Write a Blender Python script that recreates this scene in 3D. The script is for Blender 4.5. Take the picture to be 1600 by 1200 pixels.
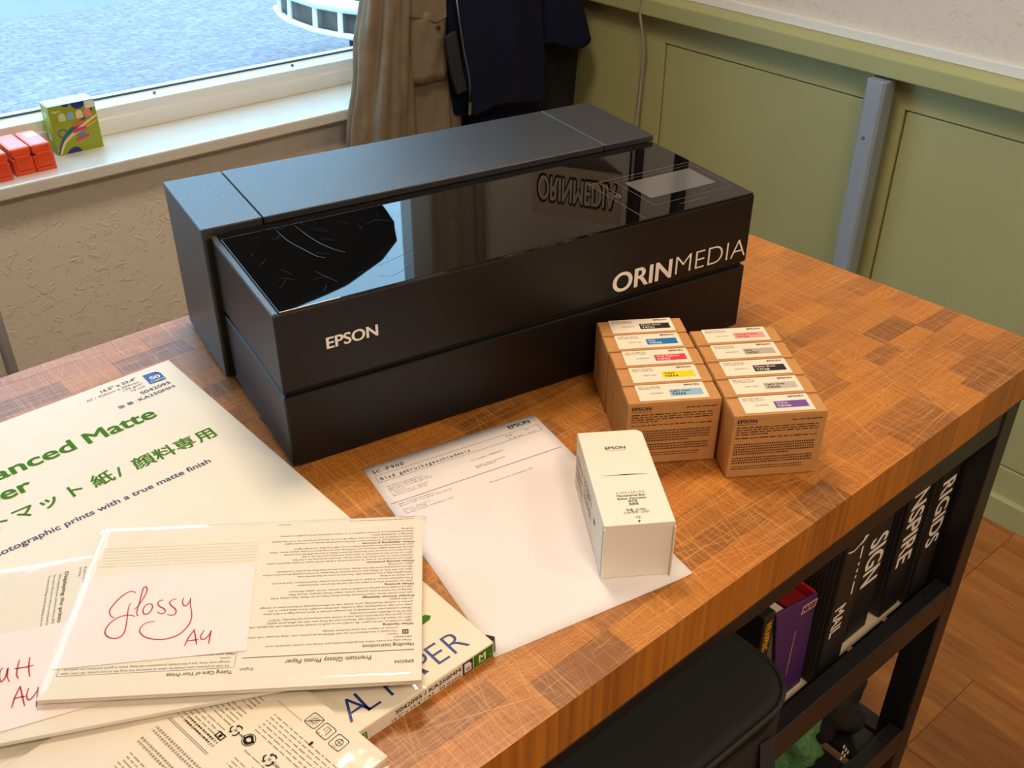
import bpy, math, random
from mathutils import Matrix, Vector, noise
R = math.radians
S = bpy.context.scene
for o in list(bpy.data.objects): bpy.data.objects.remove(o)

# ------------------------------------------------------------------ camera, sky, lights, exposure
cam_d = bpy.data.cameras.new('camera'); cam = bpy.data.objects.new('camera', cam_d)
S.collection.objects.link(cam); S.camera = cam
cam_d.sensor_width = 36; cam_d.lens = 1595.63 * 36 / 1600; cam_d.clip_start = .02
cam.matrix_world = Matrix(((.7631, .3517, -.5421, -.3691), (-.6462, .4193, -.6376, -.8019),
                           (.0031, .8369, .5473, 1.5701), (0, 0, 0, 1)))
vs = S.view_settings
vs.view_transform = 'Standard'; vs.look = 'None'; vs.gamma = 1; vs.use_curve_mapping = False
vs.exposure = 0.27
W = bpy.data.worlds.new('overcast_sky'); S.world = W; W.use_nodes = True
bg = W.node_tree.nodes['Background']; bg.inputs[0].default_value = (.47, .75, 1.0, 1); bg.inputs[1].default_value = 5.2

def area(name, loc, size, power, col, rot=(0, 0, 0)):
    l = bpy.data.lights.new(name, 'AREA'); l.shape = 'RECTANGLE'; l.size, l.size_y = size
    l.energy = power; l.color = col
    o = bpy.data.objects.new(name, l); o.location = loc; o.rotation_euler = rot
    S.collection.objects.link(o); return o
WARM = (1.0, .80, .60)
LAMPS = [(.40, .42, 17), (-.25, -1.5, 19), (1.0, -1.6, 7)]
for lx, ly, p in LAMPS:
    area('lamp_light', (lx, ly, 2.545), (.42, .42), p, WARM)

# ------------------------------------------------------------------ helpers
def lin(c):
    if isinstance(c, str):
        c = tuple(int(c[i:i + 2], 16) / 255 for i in (0, 2, 4))
        c = tuple(x / 12.92 if x <= .04045 else ((x + .055) / 1.055) ** 2.4 for x in c)
    return (*c[:3], 1)
MATS = {}
def mat(name, col, rough=.5, metal=0, spec=.5, var=0, vscale=30, bump=0, bscale=200, coat=0, emit=0, sheen=0, bdetail=4):
    if name in MATS: return MATS[name]
    m = bpy.data.materials.new(name); m.use_nodes = True; MATS[name] = m
    nt = m.node_tree; b = nt.nodes['Principled BSDF']; c = lin(col)
    b.inputs['Base Color'].default_value = c; b.inputs['Roughness'].default_value = rough
    b.inputs['Metallic'].default_value = metal; b.inputs['Specular IOR Level'].default_value = spec
    b.inputs['Coat Weight'].default_value = coat; b.inputs['Sheen Weight'].default_value = sheen
    if emit: b.inputs['Emission Color'].default_value = c; b.inputs['Emission Strength'].default_value = emit
    if var or bump:
        tc = nt.nodes.new('ShaderNodeTexCoord')
    if var:
        n = nt.nodes.new('ShaderNodeTexNoise'); n.inputs['Scale'].default_value = vscale; n.inputs['Detail'].default_value = 5
        nt.links.new(tc.outputs['Object'], n.inputs['Vector'])
        r = nt.nodes.new('ShaderNodeValToRGB')
        r.color_ramp.elements[0].position = .3; r.color_ramp.elements[1].position = .7
        r.color_ramp.elements[0].color = tuple(x * (1 - var) for x in c[:3]) + (1,)
        r.color_ramp.elements[1].color = tuple(min(1, x * (1 + var)) for x in c[:3]) + (1,)
        nt.links.new(n.outputs['Fac'], r.inputs[0]); nt.links.new(r.outputs[0], b.inputs['Base Color'])
    if bump:
        n = nt.nodes.new('ShaderNodeTexNoise'); n.inputs['Scale'].default_value = bscale; n.inputs['Detail'].default_value = bdetail
        nt.links.new(tc.outputs['Object'], n.inputs['Vector'])
        bp = nt.nodes.new('ShaderNodeBump'); bp.inputs['Strength'].default_value = bump; bp.inputs['Distance'].default_value = .004
        nt.links.new(n.outputs['Fac'], bp.inputs['Height']); nt.links.new(bp.outputs[0], b.inputs['Normal'])
    return m

def film_mat(name, ior=1.45, rough=.05, bump=.25, bscale=35, tint=(1, 1, 1)):
    m = bpy.data.materials.new(name); m.use_nodes = True; nt = m.node_tree
    for n in list(nt.nodes): nt.nodes.remove(n)
    out = nt.nodes.new('ShaderNodeOutputMaterial'); mx = nt.nodes.new('ShaderNodeMixShader')
    tr = nt.nodes.new('ShaderNodeBsdfTransparent'); tr.inputs[0].default_value = (*tint, 1)
    gl = nt.nodes.new('ShaderNodeBsdfGlossy'); gl.inputs['Roughness'].default_value = rough
    lw = nt.nodes.new('ShaderNodeLayerWeight'); pw = nt.nodes.new('ShaderNodeMath'); pw.operation = 'POWER'; pw.inputs[1].default_value = 5
    nt.links.new(lw.outputs['Facing'], pw.inputs[0]); f0 = ((ior - 1) / (ior + 1)) ** 2
    fr = nt.nodes.new('ShaderNodeMath'); fr.operation = 'MULTIPLY_ADD'; fr.inputs[1].default_value = 1 - f0; fr.inputs[2].default_value = f0; nt.links.new(pw.outputs[0], fr.inputs[0])
    if bump:
        tc = nt.nodes.new('ShaderNodeTexCoord'); n = nt.nodes.new('ShaderNodeTexNoise'); n.inputs['Scale'].default_value = bscale
        bp = nt.nodes.new('ShaderNodeBump'); bp.inputs['Strength'].default_value = bump; bp.inputs['Distance'].default_value = .003
        nt.links.new(tc.outputs['Object'], n.inputs['Vector']); nt.links.new(n.outputs['Fac'], bp.inputs['Height'])
        nt.links.new(bp.outputs[0], gl.inputs['Normal']); nt.links.new(bp.outputs[0], lw.inputs['Normal'])
    nt.links.new(fr.outputs[0], mx.inputs[0]); nt.links.new(tr.outputs[0], mx.inputs[1]); nt.links.new(gl.outputs[0], mx.inputs[2])
    nt.links.new(mx.outputs[0], out.inputs[0])
    return m

class MB:
    """collects geometry, then links it as ONE mesh object"""
    def __init__(s): s.v = []; s.f = []; s.mi = []
    def add(s, vs, fs, mi=0):
        b = len(s.v); s.v += [tuple(p) for p in vs]; s.f += [tuple(b + i for i in f) for f in fs]; s.mi += [mi] * len(fs)
        return s
    def box(s, x0, x1, y0, y1, z0, z1, mi=0):
        return s.add([(x0, y0, z0), (x1, y0, z0), (x1, y1, z0), (x0, y1, z0), (x0, y0, z1), (x1, y0, z1), (x1, y1, z1), (x0, y1, z1)],
                     [(3, 2, 1, 0), (4, 5, 6, 7), (0, 1, 5, 4), (1, 2, 6, 5), (2, 3, 7, 6), (3, 0, 4, 7)], mi)
    def prism(s, pts, z0, z1, mi=0):            # ccw outline in xy
        n = len(pts)
        return s.add([(x, y, z0) for x, y in pts] + [(x, y, z1) for x, y in pts],
                     [tuple(range(n - 1, -1, -1)), tuple(range(n, 2 * n))] + [(i, (i + 1) % n, n + (i + 1) % n, n + i) for i in range(n)], mi)
    def profile(s, prof, x0, x1):               # (y,z) outline extruded along x
        n = len(prof)
        return s.add([(x0, y, z) for y, z in prof] + [(x1, y, z) for y, z in prof],
                     [tuple(range(n)), tuple(range(2 * n - 1, n - 1, -1))] + [(i, n + i, n + (i + 1) % n, (i + 1) % n) for i in range(n)])
    def flat(s, pts, z=0): return s.add([(x, y, z) for x, y in pts], [tuple(range(len(pts)))])
    def rect(s, x0, y0, x1, y1, z=0): return s.flat([(x0, y0), (x1, y0), (x1, y1), (x0, y1)], z)
    def frame(s, x0, y0, x1, y1, t, z=0):
        s.rect(x0, y0, x1, y0 + t, z); s.rect(x0, y1 - t, x1, y1, z); s.rect(x0, y0 + t, x0 + t, y1 - t, z); return s.rect(x1 - t, y0 + t, x1, y1 - t, z)
    def tube(s, path, r, n=8, closed=False):
        P = [Vector(p) for p in path]; k = len(P); rs = r if isinstance(r, (list, tuple)) else [r] * k
        vs = []; up = Vector((0, 0, 1))
        for i, p in enumerate(P):
            a = P[i - 1] if (i or closed) else p; b = P[(i + 1) % k] if (i < k - 1 or closed) else p
            t = (b - a).normalized(); u = t.cross(up)
            if u.length < .05: u = t.cross(Vector((1, 0, 0)))
            u.normalize(); w = u.cross(t)
            vs += [p + (u * math.cos(2 * math.pi * j / n) + w * math.sin(2 * math.pi * j / n)) * rs[i] for j in range(n)]
        fs = [(i * n + j, i * n + (j + 1) % n, ((i + 1) % k) * n + (j + 1) % n, ((i + 1) % k) * n + j) for i in range(k if closed else k - 1) for j in range(n)]
        if not closed: fs += [tuple(range(n - 1, -1, -1)), tuple(range((k - 1) * n, k * n))]
        return s.add(vs, fs)
    def stroke(s, pts, w, z=0):                 # flat pen stroke through smoothed points
        P = [Vector((x, y)) for x, y in pts]
        Q = []
        for i in range(len(P) - 1):
            p0, p1, p2, p3 = P[max(i - 1, 0)], P[i], P[i + 1], P[min(i + 2, len(P) - 1)]
            for k in range(4):
                t = k / 4
                Q.append(.5 * ((2 * p1) + (p2 - p0) * t + (2 * p0 - 5 * p1 + 4 * p2 - p3) * t * t + (3 * p1 - p0 - 3 * p2 + p3) * t ** 3))
        Q.append(P[-1]); vs = []
        for i, q in enumerate(Q):
            t = (Q[min(i + 1, len(Q) - 1)] - Q[max(i - 1, 0)]).normalized(); n = Vector((-t.y, t.x))
            ww = w * (.6 + .4 * math.sin(math.pi * (i + .5) / len(Q)))
            vs += [(*(q + n * ww / 2), z), (*(q - n * ww / 2), z)]
        return s.add(vs, [(2 * i, 2 * i + 1, 2 * i + 3, 2 * i + 2) for i in range(len(Q) - 1)])
    def disc(s, x, y, r, z=0, n=20, r0=0):
        if r0:
            vs = [(x + q * math.cos(2 * math.pi * i / n), y + q * math.sin(2 * math.pi * i / n), z) for q in (r0, r) for i in range(n)]
            return s.add(vs, [(i, n + i, n + (i + 1) % n, (i + 1) % n) for i in range(n)])
        return s.flat([(x + r * math.cos(2 * math.pi * i / n), y + r * math.sin(2 * math.pi * i / n)) for i in range(n)], z)
    def text(s, body, x, y, w=None, h=None, bold=0, align='l', z=0, rot=0, mono=0, space=1):
        vs, fs = glyphs(body, min(bold, 0), mono, space, 6 if (h or 0) > .006 else 2)
        if bold > 0:                            # heavier weight: the outline drawn several times, slightly shifted
            n0 = len(vs); d = bold * .9; sh_ = [(0, 0), (d, 0), (-d, 0), (d * .5, d * .45), (-d * .5, -d * .45), (d * .5, -d * .45), (-d * .5, d * .45)]
            fs = [tuple(j + n0 * k for j in f) for k in range(len(sh_)) for f in fs]; zs = [k * 2e-5 for k in range(len(sh_)) for _ in vs]; vs = [(a + p, b + q) for p, q in sh_ for a, b in vs]
        else: zs = [0] * len(vs)
        xs = [p[0] for p in vs]; x0, x1 = min(xs), max(xs)
        sx = w / (x1 - x0) if w else None; sy = h / .72 if h else None
        if sx is None: sx = sy
        if sy is None: sy = sx
        ox = {'l': 0, 'c': -(x1 - x0) / 2, 'r': -(x1 - x0)}[align]
        ca, sa = math.cos(rot), math.sin(rot); out = []
        for (px, py), dz in zip(vs, zs):
            u, v = (px - x0 + ox) * sx, py * sy
            out.append((x + ca * u - sa * v, y + sa * u + ca * v, z + dz))
        return s.add(out, fs)
    def fine(s, x0, y0, x1, y1, pitch, seed=0, word=(.9, 3.2), fill=.45, last=.6, cjk=False, para=0):
        rg = random.Random(seed); y = y1 - pitch; k = 0
        while y > y0:
            k += 1; xe = x1 if not (para and k % para == 0) else x0 + (x1 - x0) * rg.uniform(.3, .8)
            x = x0
            while x < xe:
                L = pitch * (rg.uniform(.4, .62) if cjk else rg.uniform(*word))
                s.rect(x, y, min(x + L, xe), y + pitch * fill * rg.uniform(.8, 1.1))
                x += L + pitch * (.3 if cjk else .5)
            y -= pitch * (1.6 if (para and k % para == 0) else 1)
        return s
    def build(s, name, mats, parent=None, loc=(0, 0, 0), rot=(0, 0, 0), smooth=False, bevel=0, seg=2, sub=0, label=None, kind=None):
        me = bpy.data.meshes.new(name); me.from_pydata(s.v, [], s.f)
        if not isinstance(mats, (list, tuple)): mats = [mats]
        for m in mats: me.materials.append(m)
        if len(mats) > 1: me.polygons.foreach_set('material_index', s.mi)
        if smooth: me.polygons.foreach_set('use_smooth', [True] * len(s.f))
        me.update()
        o = bpy.data.objects.new(name, me); S.collection.objects.link(o)
        o.location = loc; o.rotation_euler = rot
        if parent: o.parent = parent
        if bevel:
            b = o.modifiers.new('bevel', 'BEVEL'); b.width = bevel; b.segments = seg; b.limit_method = 'ANGLE'; b.angle_limit = R(35)
        if sub:
            b = o.modifiers.new('sub', 'SUBSURF'); b.levels = sub; b.render_levels = sub
        if label: o['label'] = label
        if kind: o['kind'] = kind
        return o
_G = {}
def glyphs(body, bold=0, mono=0, space=1, res=2):
    key = (body, bold, mono, space, res)
    if key in _G: return _G[key]
    if mono:
        V = []; F = []
        for i, ch in enumerate(body):
            if ch == ' ': continue
            vs, fs = glyphs(ch, bold)
            xs = [p[0] for p in vs]; c = (min(xs) + max(xs)) / 2; b = len(V); q = min(1, .56 / max(.01, max(xs) - min(xs)))
            V += [((p[0] - c) * q + (i + .5) * .6, p[1]) for p in vs]; F += [tuple(b + j for j in f) for f in fs]
        _G[key] = (V, F); return _G[key]
    cu = bpy.data.curves.new('t', 'FONT'); cu.body = body; cu.resolution_u = res; cu.offset = bold; cu.fill_mode = 'FRONT'; cu.space_character = space
    o = bpy.data.objects.new('t', cu); S.collection.objects.link(o)
    me = bpy.data.meshes.new_from_object(o)
    V = [(v.co.x, v.co.y) for v in me.vertices]; F = [tuple(p.vertices) for p in me.polygons]
    bpy.data.objects.remove(o); bpy.data.curves.remove(cu); bpy.data.meshes.remove(me)
    _G[key] = (V, F); return _G[key]

def tag(o, label, cat, group=None):
    o['label'] = label; o['category'] = cat
    if group: o['group'] = group
    return o
def thing(name, label, cat, loc=(0, 0, 0), rz=0, group=None):
    o = bpy.data.objects.new(name, None); S.collection.objects.link(o); o.empty_display_size = .05
    o.location = loc; o.rotation_euler = (0, 0, rz); return tag(o, label, cat, group)
def struct(o): o['kind'] = 'structure'; return o
def root(name, loc=(0, 0, 0), rz=0):
    o = bpy.data.objects.new(name, None); S.collection.objects.link(o); o.location = loc; o.rotation_euler = (0, 0, rz); return struct(o)

# ------------------------------------------------------------------ materials
def plaster(name, col):
    m = mat(name, col, .85); nt = m.node_tree; b = nt.nodes['Principled BSDF']
    tc = nt.nodes.new('ShaderNodeTexCoord'); n1 = nt.nodes.new('ShaderNodeTexNoise'); n1.inputs['Scale'].default_value = 38; n1.inputs['Detail'].default_value = 3; n1.inputs['Distortion'].default_value = 1.6
    r = nt.nodes.new('ShaderNodeValToRGB'); e = r.color_ramp.elements
    e[0].position = .56; e[1].position = .64
    n2 = nt.nodes.new('ShaderNodeTexNoise'); n2.inputs['Scale'].default_value = 70; n2.inputs['Detail'].default_value = 4
    ad = nt.nodes.new('ShaderNodeMath'); ad.operation = 'MULTIPLY_ADD'; ad.inputs[1].default_value = .35
    bp = nt.nodes.new('ShaderNodeBump'); bp.inputs['Strength'].default_value = .4; bp.inputs['Distance'].default_value = .004
    nt.links.new(tc.outputs['Object'], n1.inputs['Vector']); nt.links.new(tc.outputs['Object'], n2.inputs['Vector'])
    nt.links.new(n1.outputs['Fac'], r.inputs[0]); nt.links.new(n2.outputs['Fac'], ad.inputs[0]); nt.links.new(r.outputs[0], ad.inputs[2])
    nt.links.new(ad.outputs[0], bp.inputs['Height']); nt.links.new(bp.outputs[0], b.inputs['Normal'])
    return m
def wood_plank(name, dark, light, along='Y', rough=.45, scale=9, stretch=14):
    m = mat(name, dark, rough); nt = m.node_tree; b = nt.nodes['Principled BSDF']
    tc = nt.nodes.new('ShaderNodeTexCoord'); oi = nt.nodes.new('ShaderNodeObjectInfo')
    ad = nt.nodes.new('ShaderNodeVectorMath'); ad.operation = 'MULTIPLY_ADD'
    ad.inputs[1].default_value = (stretch, 1, stretch) if along == 'Y' else (1, stretch, stretch)
    cmb = nt.nodes.new('ShaderNodeCombineXYZ'); ml = nt.nodes.new('ShaderNodeMath'); ml.operation = 'MULTIPLY'; ml.inputs[1].default_value = 57
    nt.links.new(oi.outputs['Random'], ml.inputs[0])
    for i in range(3): nt.links.new(ml.outputs[0], cmb.inputs[i])
    nt.links.new(tc.outputs['Object'], ad.inputs[0]); nt.links.new(cmb.outputs[0], ad.inputs[2])
    n = nt.nodes.new('ShaderNodeTexNoise'); n.inputs['Scale'].default_value = scale / stretch * 4; n.inputs['Detail'].default_value = 7; n.inputs['Roughness'].default_value = .62; n.inputs['Distortion'].default_value = .6
    nt.links.new(ad.outputs[0], n.inputs['Vector'])
    r = nt.nodes.new('ShaderNodeValToRGB'); r.color_ramp.elements[0].position = .32; r.color_ramp.elements[1].position = .66
    r.color_ramp.elements[0].color = lin(dark); r.color_ramp.elements[1].color = lin(light)
    nt.links.new(n.outputs['Fac'], r.inputs[0])
    hs = nt.nodes.new('ShaderNodeHueSaturation'); mp = nt.nodes.new('ShaderNodeMapRange'); mp.inputs['To Min'].default_value = .85; mp.inputs['To Max'].default_value = 1.12
    nt.links.new(oi.outputs['Random'], mp.inputs[0]); nt.links.new(mp.outputs[0], hs.inputs['Value']); nt.links.new(r.outputs[0], hs.inputs['Color'])
    nt.links.new(hs.outputs[0], b.inputs['Base Color'])
    bp = nt.nodes.new('ShaderNodeBump'); bp.inputs['Strength'].default_value = .15; bp.inputs['Distance'].default_value = .002
    nt.links.new(n.outputs['Fac'], bp.inputs['Height']); nt.links.new(bp.outputs[0], b.inputs['Normal'])
    return m
M_plaster = plaster('wall_plaster', 'd6d0c4')
M_green = mat('green_paint', 'a3a674', .5, var=.03, vscale=6)
M_white = mat('white_paint', 'dedfda', .35)
M_sill = mat('sill_paint', 'd3d2ca', .3, var=.03, vscale=20, coat=1)
M_ceil = mat('ceiling_paint', 'd9d4c8', .9)
M_floor = wood_plank('floor_wood', '7e4a22', 'ad6e34')
M_black = mat('black_steel', '17171a', .38, spec=.5, bump=.05, bscale=400)
M_dark = mat('dark_gap', '050505', .7)
M_text_k = mat('ink_black', '101010', .7, spec=.2)
M_text_g = mat('ink_grey', '5a554e', .6)
M_navy = mat('ink_navy', '14245a', .5)
M_green_ink = mat('ink_green', '3d7806', .75, spec=.15)
M_white_ink = mat('ink_white', 'efe7dc', .5)
M_red_pen = mat('red_pen', 'b0182e', .5)
M_paper = mat('office_paper', 'e9e2e3', .7)
M_cream = mat('cream_board', 'e6dcc8', .5, var=.02, vscale=8)
M_film = film_mat('clear_film')
M_glass = film_mat('window_glass', 1.5, .0, 0, tint=(.9, .97, 1))

# ------------------------------------------------------------------ room
flo = root('floor')
MB().box(-2.6, 1.72, -3.1, 1.75, -.06, -.012).build('subfloor', mat('subfloor', '3a2413', .9), flo)
rg = random.Random(4); i = 0; x = 1.675
while x > -2.5:
    y = 1.36 - rg.uniform(.1, 1.1); ys = [1.36]
    while y > -3.05: ys.append(y); y -= 1.22
    ys.append(-3.05)
    for a, b in zip(ys, ys[1:]):
        MB().box(-.1196, .1196, b + .0004, a - .0004, -.012, 0).build('plank', M_floor, flo, (x - .12, 0, 0), bevel=.0005, seg=1)
    x -= .24
cl = struct(MB().box(-2.6, 1.75, -3.1, 1.8, 2.6, 2.65).build('ceiling', M_ceil))
struct(MB().box(-2.7, -2.55, -3.1, 1.8, 0, 2.6).build('wall_left', M_plaster))
struct(MB().box(-2.6, 1.75, -3.2, -3.05, 0, 2.6).build('wall_front', M_plaster))
BA = R(-1.6); BW = (0, 1.40, 0)
wb = root('wall_back', BW, BA)
WX0, WX1, WZ0, WZ1 = -1.5, 1.27, .737, 2.15
wbm = MB().box(-2.65, WX1, 0, .3, 0, WZ0).box(WX1, 1.75, 0, .3, 0, 2.6).box(-2.65, WX0, 0, .3, WZ0, 2.6).box(WX0, WX1, 0, .3, WZ1, 2.6)
wbm.build('plaster_face', M_plaster, wb)
# right wall: green wainscot
wr = root('wall_right', (1.68, 0, 0))
MB().box(.012, .12, -3.1, 1.45, 0, .98).build('backing', M_green, wr)
MB().box(0, .12, -3.1, 1.45, .98, 2.6).build('plaster_face', M_plaster, wr)
def gboard(name, y0, y1, z0, z1, x0=0.0, x1=.02, bev=.0015): return MB().box(x0, x1, y0, y1, z0, z1).build(name, M_green, wr, bevel=bev)
gboard('top_rail', -3.1, 1.36, .862, .95); gboard('bottom_rail', -3.1, 1.36, 0, .14)
PAN = [(1.002, 1.36), (.386, .998), (.302, .382), (-.62, .300), (-1.5, -.7), (-2.4, -1.58)]
for a, b in [(1.000, 1.36), (.303, .384), (-.70, -.62), (-1.58, -1.5)]: gboard('stile', a, b, .14, .862)
for a, b in [(.388, .998), (-.618, .301), (-1.498, -.702), (-2.4, -1.582)]:
    gboard('panel', a + .0015, b - .0015, .1425, .8595, .0035, .02, .0025)
t1 = struct(MB().profile([(-.045, .932), (.0, .932), (.0, .982), (-.03, .982), (-.045, .972)], -1.36, 3.1).build('trim_1', M_green, None, (1.68, 0, 0), (0, 0, R(-90)), bevel=.003))
t2 = struct(MB().box(1.668, 1.681, -3.05, 1.35, .982, 1.004).build('trim_2', M_white, bevel=.002))
struct(MB().profile([(-.014, 0), (0, 0), (0, .07), (-.01, .07), (-.014, .064)], -1.36, 3.1).build('baseboard_right', M_green, None, (1.68, 0, 0), (0, 0, R(-90)), bevel=.001))
struct(MB().profile([(-.014, 0), (0, 0), (0, .07), (-.01, .07), (-.014, .064)], -2.6, 1.66).build('baseboard_back', M_white, None, BW, (0, 0, BA), bevel=.001))
# window
w1 = root('window_1', BW, BA)
MB().box(WX0 - .02, WX1 + .02, -.042, .22, .737, .765).build('window_sill', M_sill, w1, bevel=.004)
fr = MB()
fr.profile([(.135, .765), (.135, .80), (.139, .803), (.139, .8255), (.145, .8275), (.172, .838), (.20, .838), (.20, .765)], WX0, WX1)
fr.profile([(.135, 2.15), (.20, 2.15), (.20, 2.08), (.172, 2.08), (.139, 2.09)], WX0, WX1)
fr.build('window_frame', M_white, w1, bevel=.0015)
for a, b in ((WX0, WX0 + .07), (WX1 - .07, WX1), (-.26, -.19)):
    MB().box(a, b, .139, .20, .8275, 2.09).build('frame_post', M_white, w1, bevel=.004)
MB().box(WX0 + .06, WX1 - .06, .168, .172, .835, .8405).build('gasket', mat('gasket', '3d5660', .6), w1)
for a, b in ((WX0 + .07, -.26), (-.19, WX1 - .07)):
    MB().box(a, b, .183, .187, .838, 2.08).build('pane', M_glass, w1)
sc = MB()
for x in (.52, .88): sc.tube([(x, .156, .8318), (x, .153, .8338)], .0035, 10)
sc.build('frame_screw', mat('screw', '7d8588', .4, .8), w1)

# ------------------------------------------------------------------ outside
def paving():
    m = mat('paving_brick', '9a9aa2', .8); nt = m.node_tree; b = nt.nodes['Principled BSDF']
    tc = nt.nodes.new('ShaderNodeTexCoord'); br = nt.nodes.new('ShaderNodeTexBrick'); br.inputs['Scale'].default_value = 4.5
    br.inputs['Color1'].default_value = lin('7e7476'); br.inputs['Color2'].default_value = lin('71686c'); br.inputs['Mortar'].default_value = lin('6a6168'); br.inputs['Mortar Size'].default_value = .03
    n = nt.nodes.new('ShaderNodeTexNoise'); n.inputs['Scale'].default_value = 25; n.inputs['Detail'].default_value = 6
    mx = nt.nodes.new('ShaderNodeMixRGB'); mx.blend_type = 'SOFT_LIGHT'; mx.inputs[0].default_value = .8
    nt.links.new(tc.outputs['Object'], br.inputs['Vector']); nt.links.new(tc.outputs['Object'], n.inputs['Vector'])
    nt.links.new(br.outputs[0], mx.inputs[1]); nt.links.new(n.outputs['Fac'], mx.inputs[2]); nt.links.new(mx.outputs[0], b.inputs['Base Color'])
    return m
struct(MB().box(-8, 12, 1.7, 6.55, -.3, -.1).build('pavement', paving()))
struct(MB().box(-12, 16, 6.55, 30, -.32, -.12).build('road', mat('asphalt', '747072', .9, var=.05, vscale=4)))
# curved white double rail frame with navy cover, standing on the paving
rl = thing('curved_rail_seat', 'curved white double-rail frame with navy cover on paving outside window', 'outdoor seat', (2.42, 4.08, -.1))
M_rail = mat('rail_white', 'dfe6e4', .3)
up = [(.06, .52), (.0, .36), (-.03, .2), (-.025, -.05), (.02, -.22), (.09, -.36), (.2, -.5), (.4, -.6)]
MB().tube([(x, y, .44) for x, y in up], .035, 12).build('rail', M_rail, rl, smooth=True)
MB().tube([(x - .02, y - .02, .30) for x, y in up], .016, 10).build('rail', M_rail, rl, smooth=True)
for x, y in up[1:-1]:
    MB().tube([(x, y, .43), (x - .02, y - .02, .30)], .014, 8).build('strut', M_rail, rl)
MB().prism([(.06, .5), (.03, .36), (.005, .2), (.01, -.05), (.05, -.21), (.12, -.34), (.22, -.47), (.42, -.56), (.9, -.3), (.9, .6)], .29, .42).build('shade_tray', mat('tray_shade', '5b5148', .8, var=.4, vscale=9), rl)  # dark brown tray put in for the shade between the two rails
MB().prism([(.16, .45), (.1, .2), (.1, 0), (.18, -.2), (.4, -.4), (.85, -.2), (.85, .5)], .44, .62).build('cover', mat('navy_cover', '182444', .8), rl, bevel=.05, seg=3)
for x, y in ((.4, .3), (.45, .05), (.75, .3), (.75, 0)):
    MB().tube([(x, y, 0), (x, y, .37)], .02, 8).build('leg', M_black, rl)

# ------------------------------------------------------------------ lamps
for lx, ly, p in LAMPS:
    t = thing('ceiling_lamp', 'square white ceiling lamp panel %s' % {LAMPS[0]: 'above the printer table', LAMPS[1]: 'towards the front, left of the table', LAMPS[2]: 'towards the front by the green wall'}[(lx, ly, p)], 'lamp', (lx, ly, 2.6), 0, 'ceiling lamps')
    MB().box(-.3, .3, -.3, .3, -.045, 0).build('housing', M_white, t, bevel=.004)
    MB().box(-.28, .28, -.28, .28, -.05, -.045).build('diffuser', mat('diffuser', (1, .8, .55), .5, emit=2.0), t)


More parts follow.
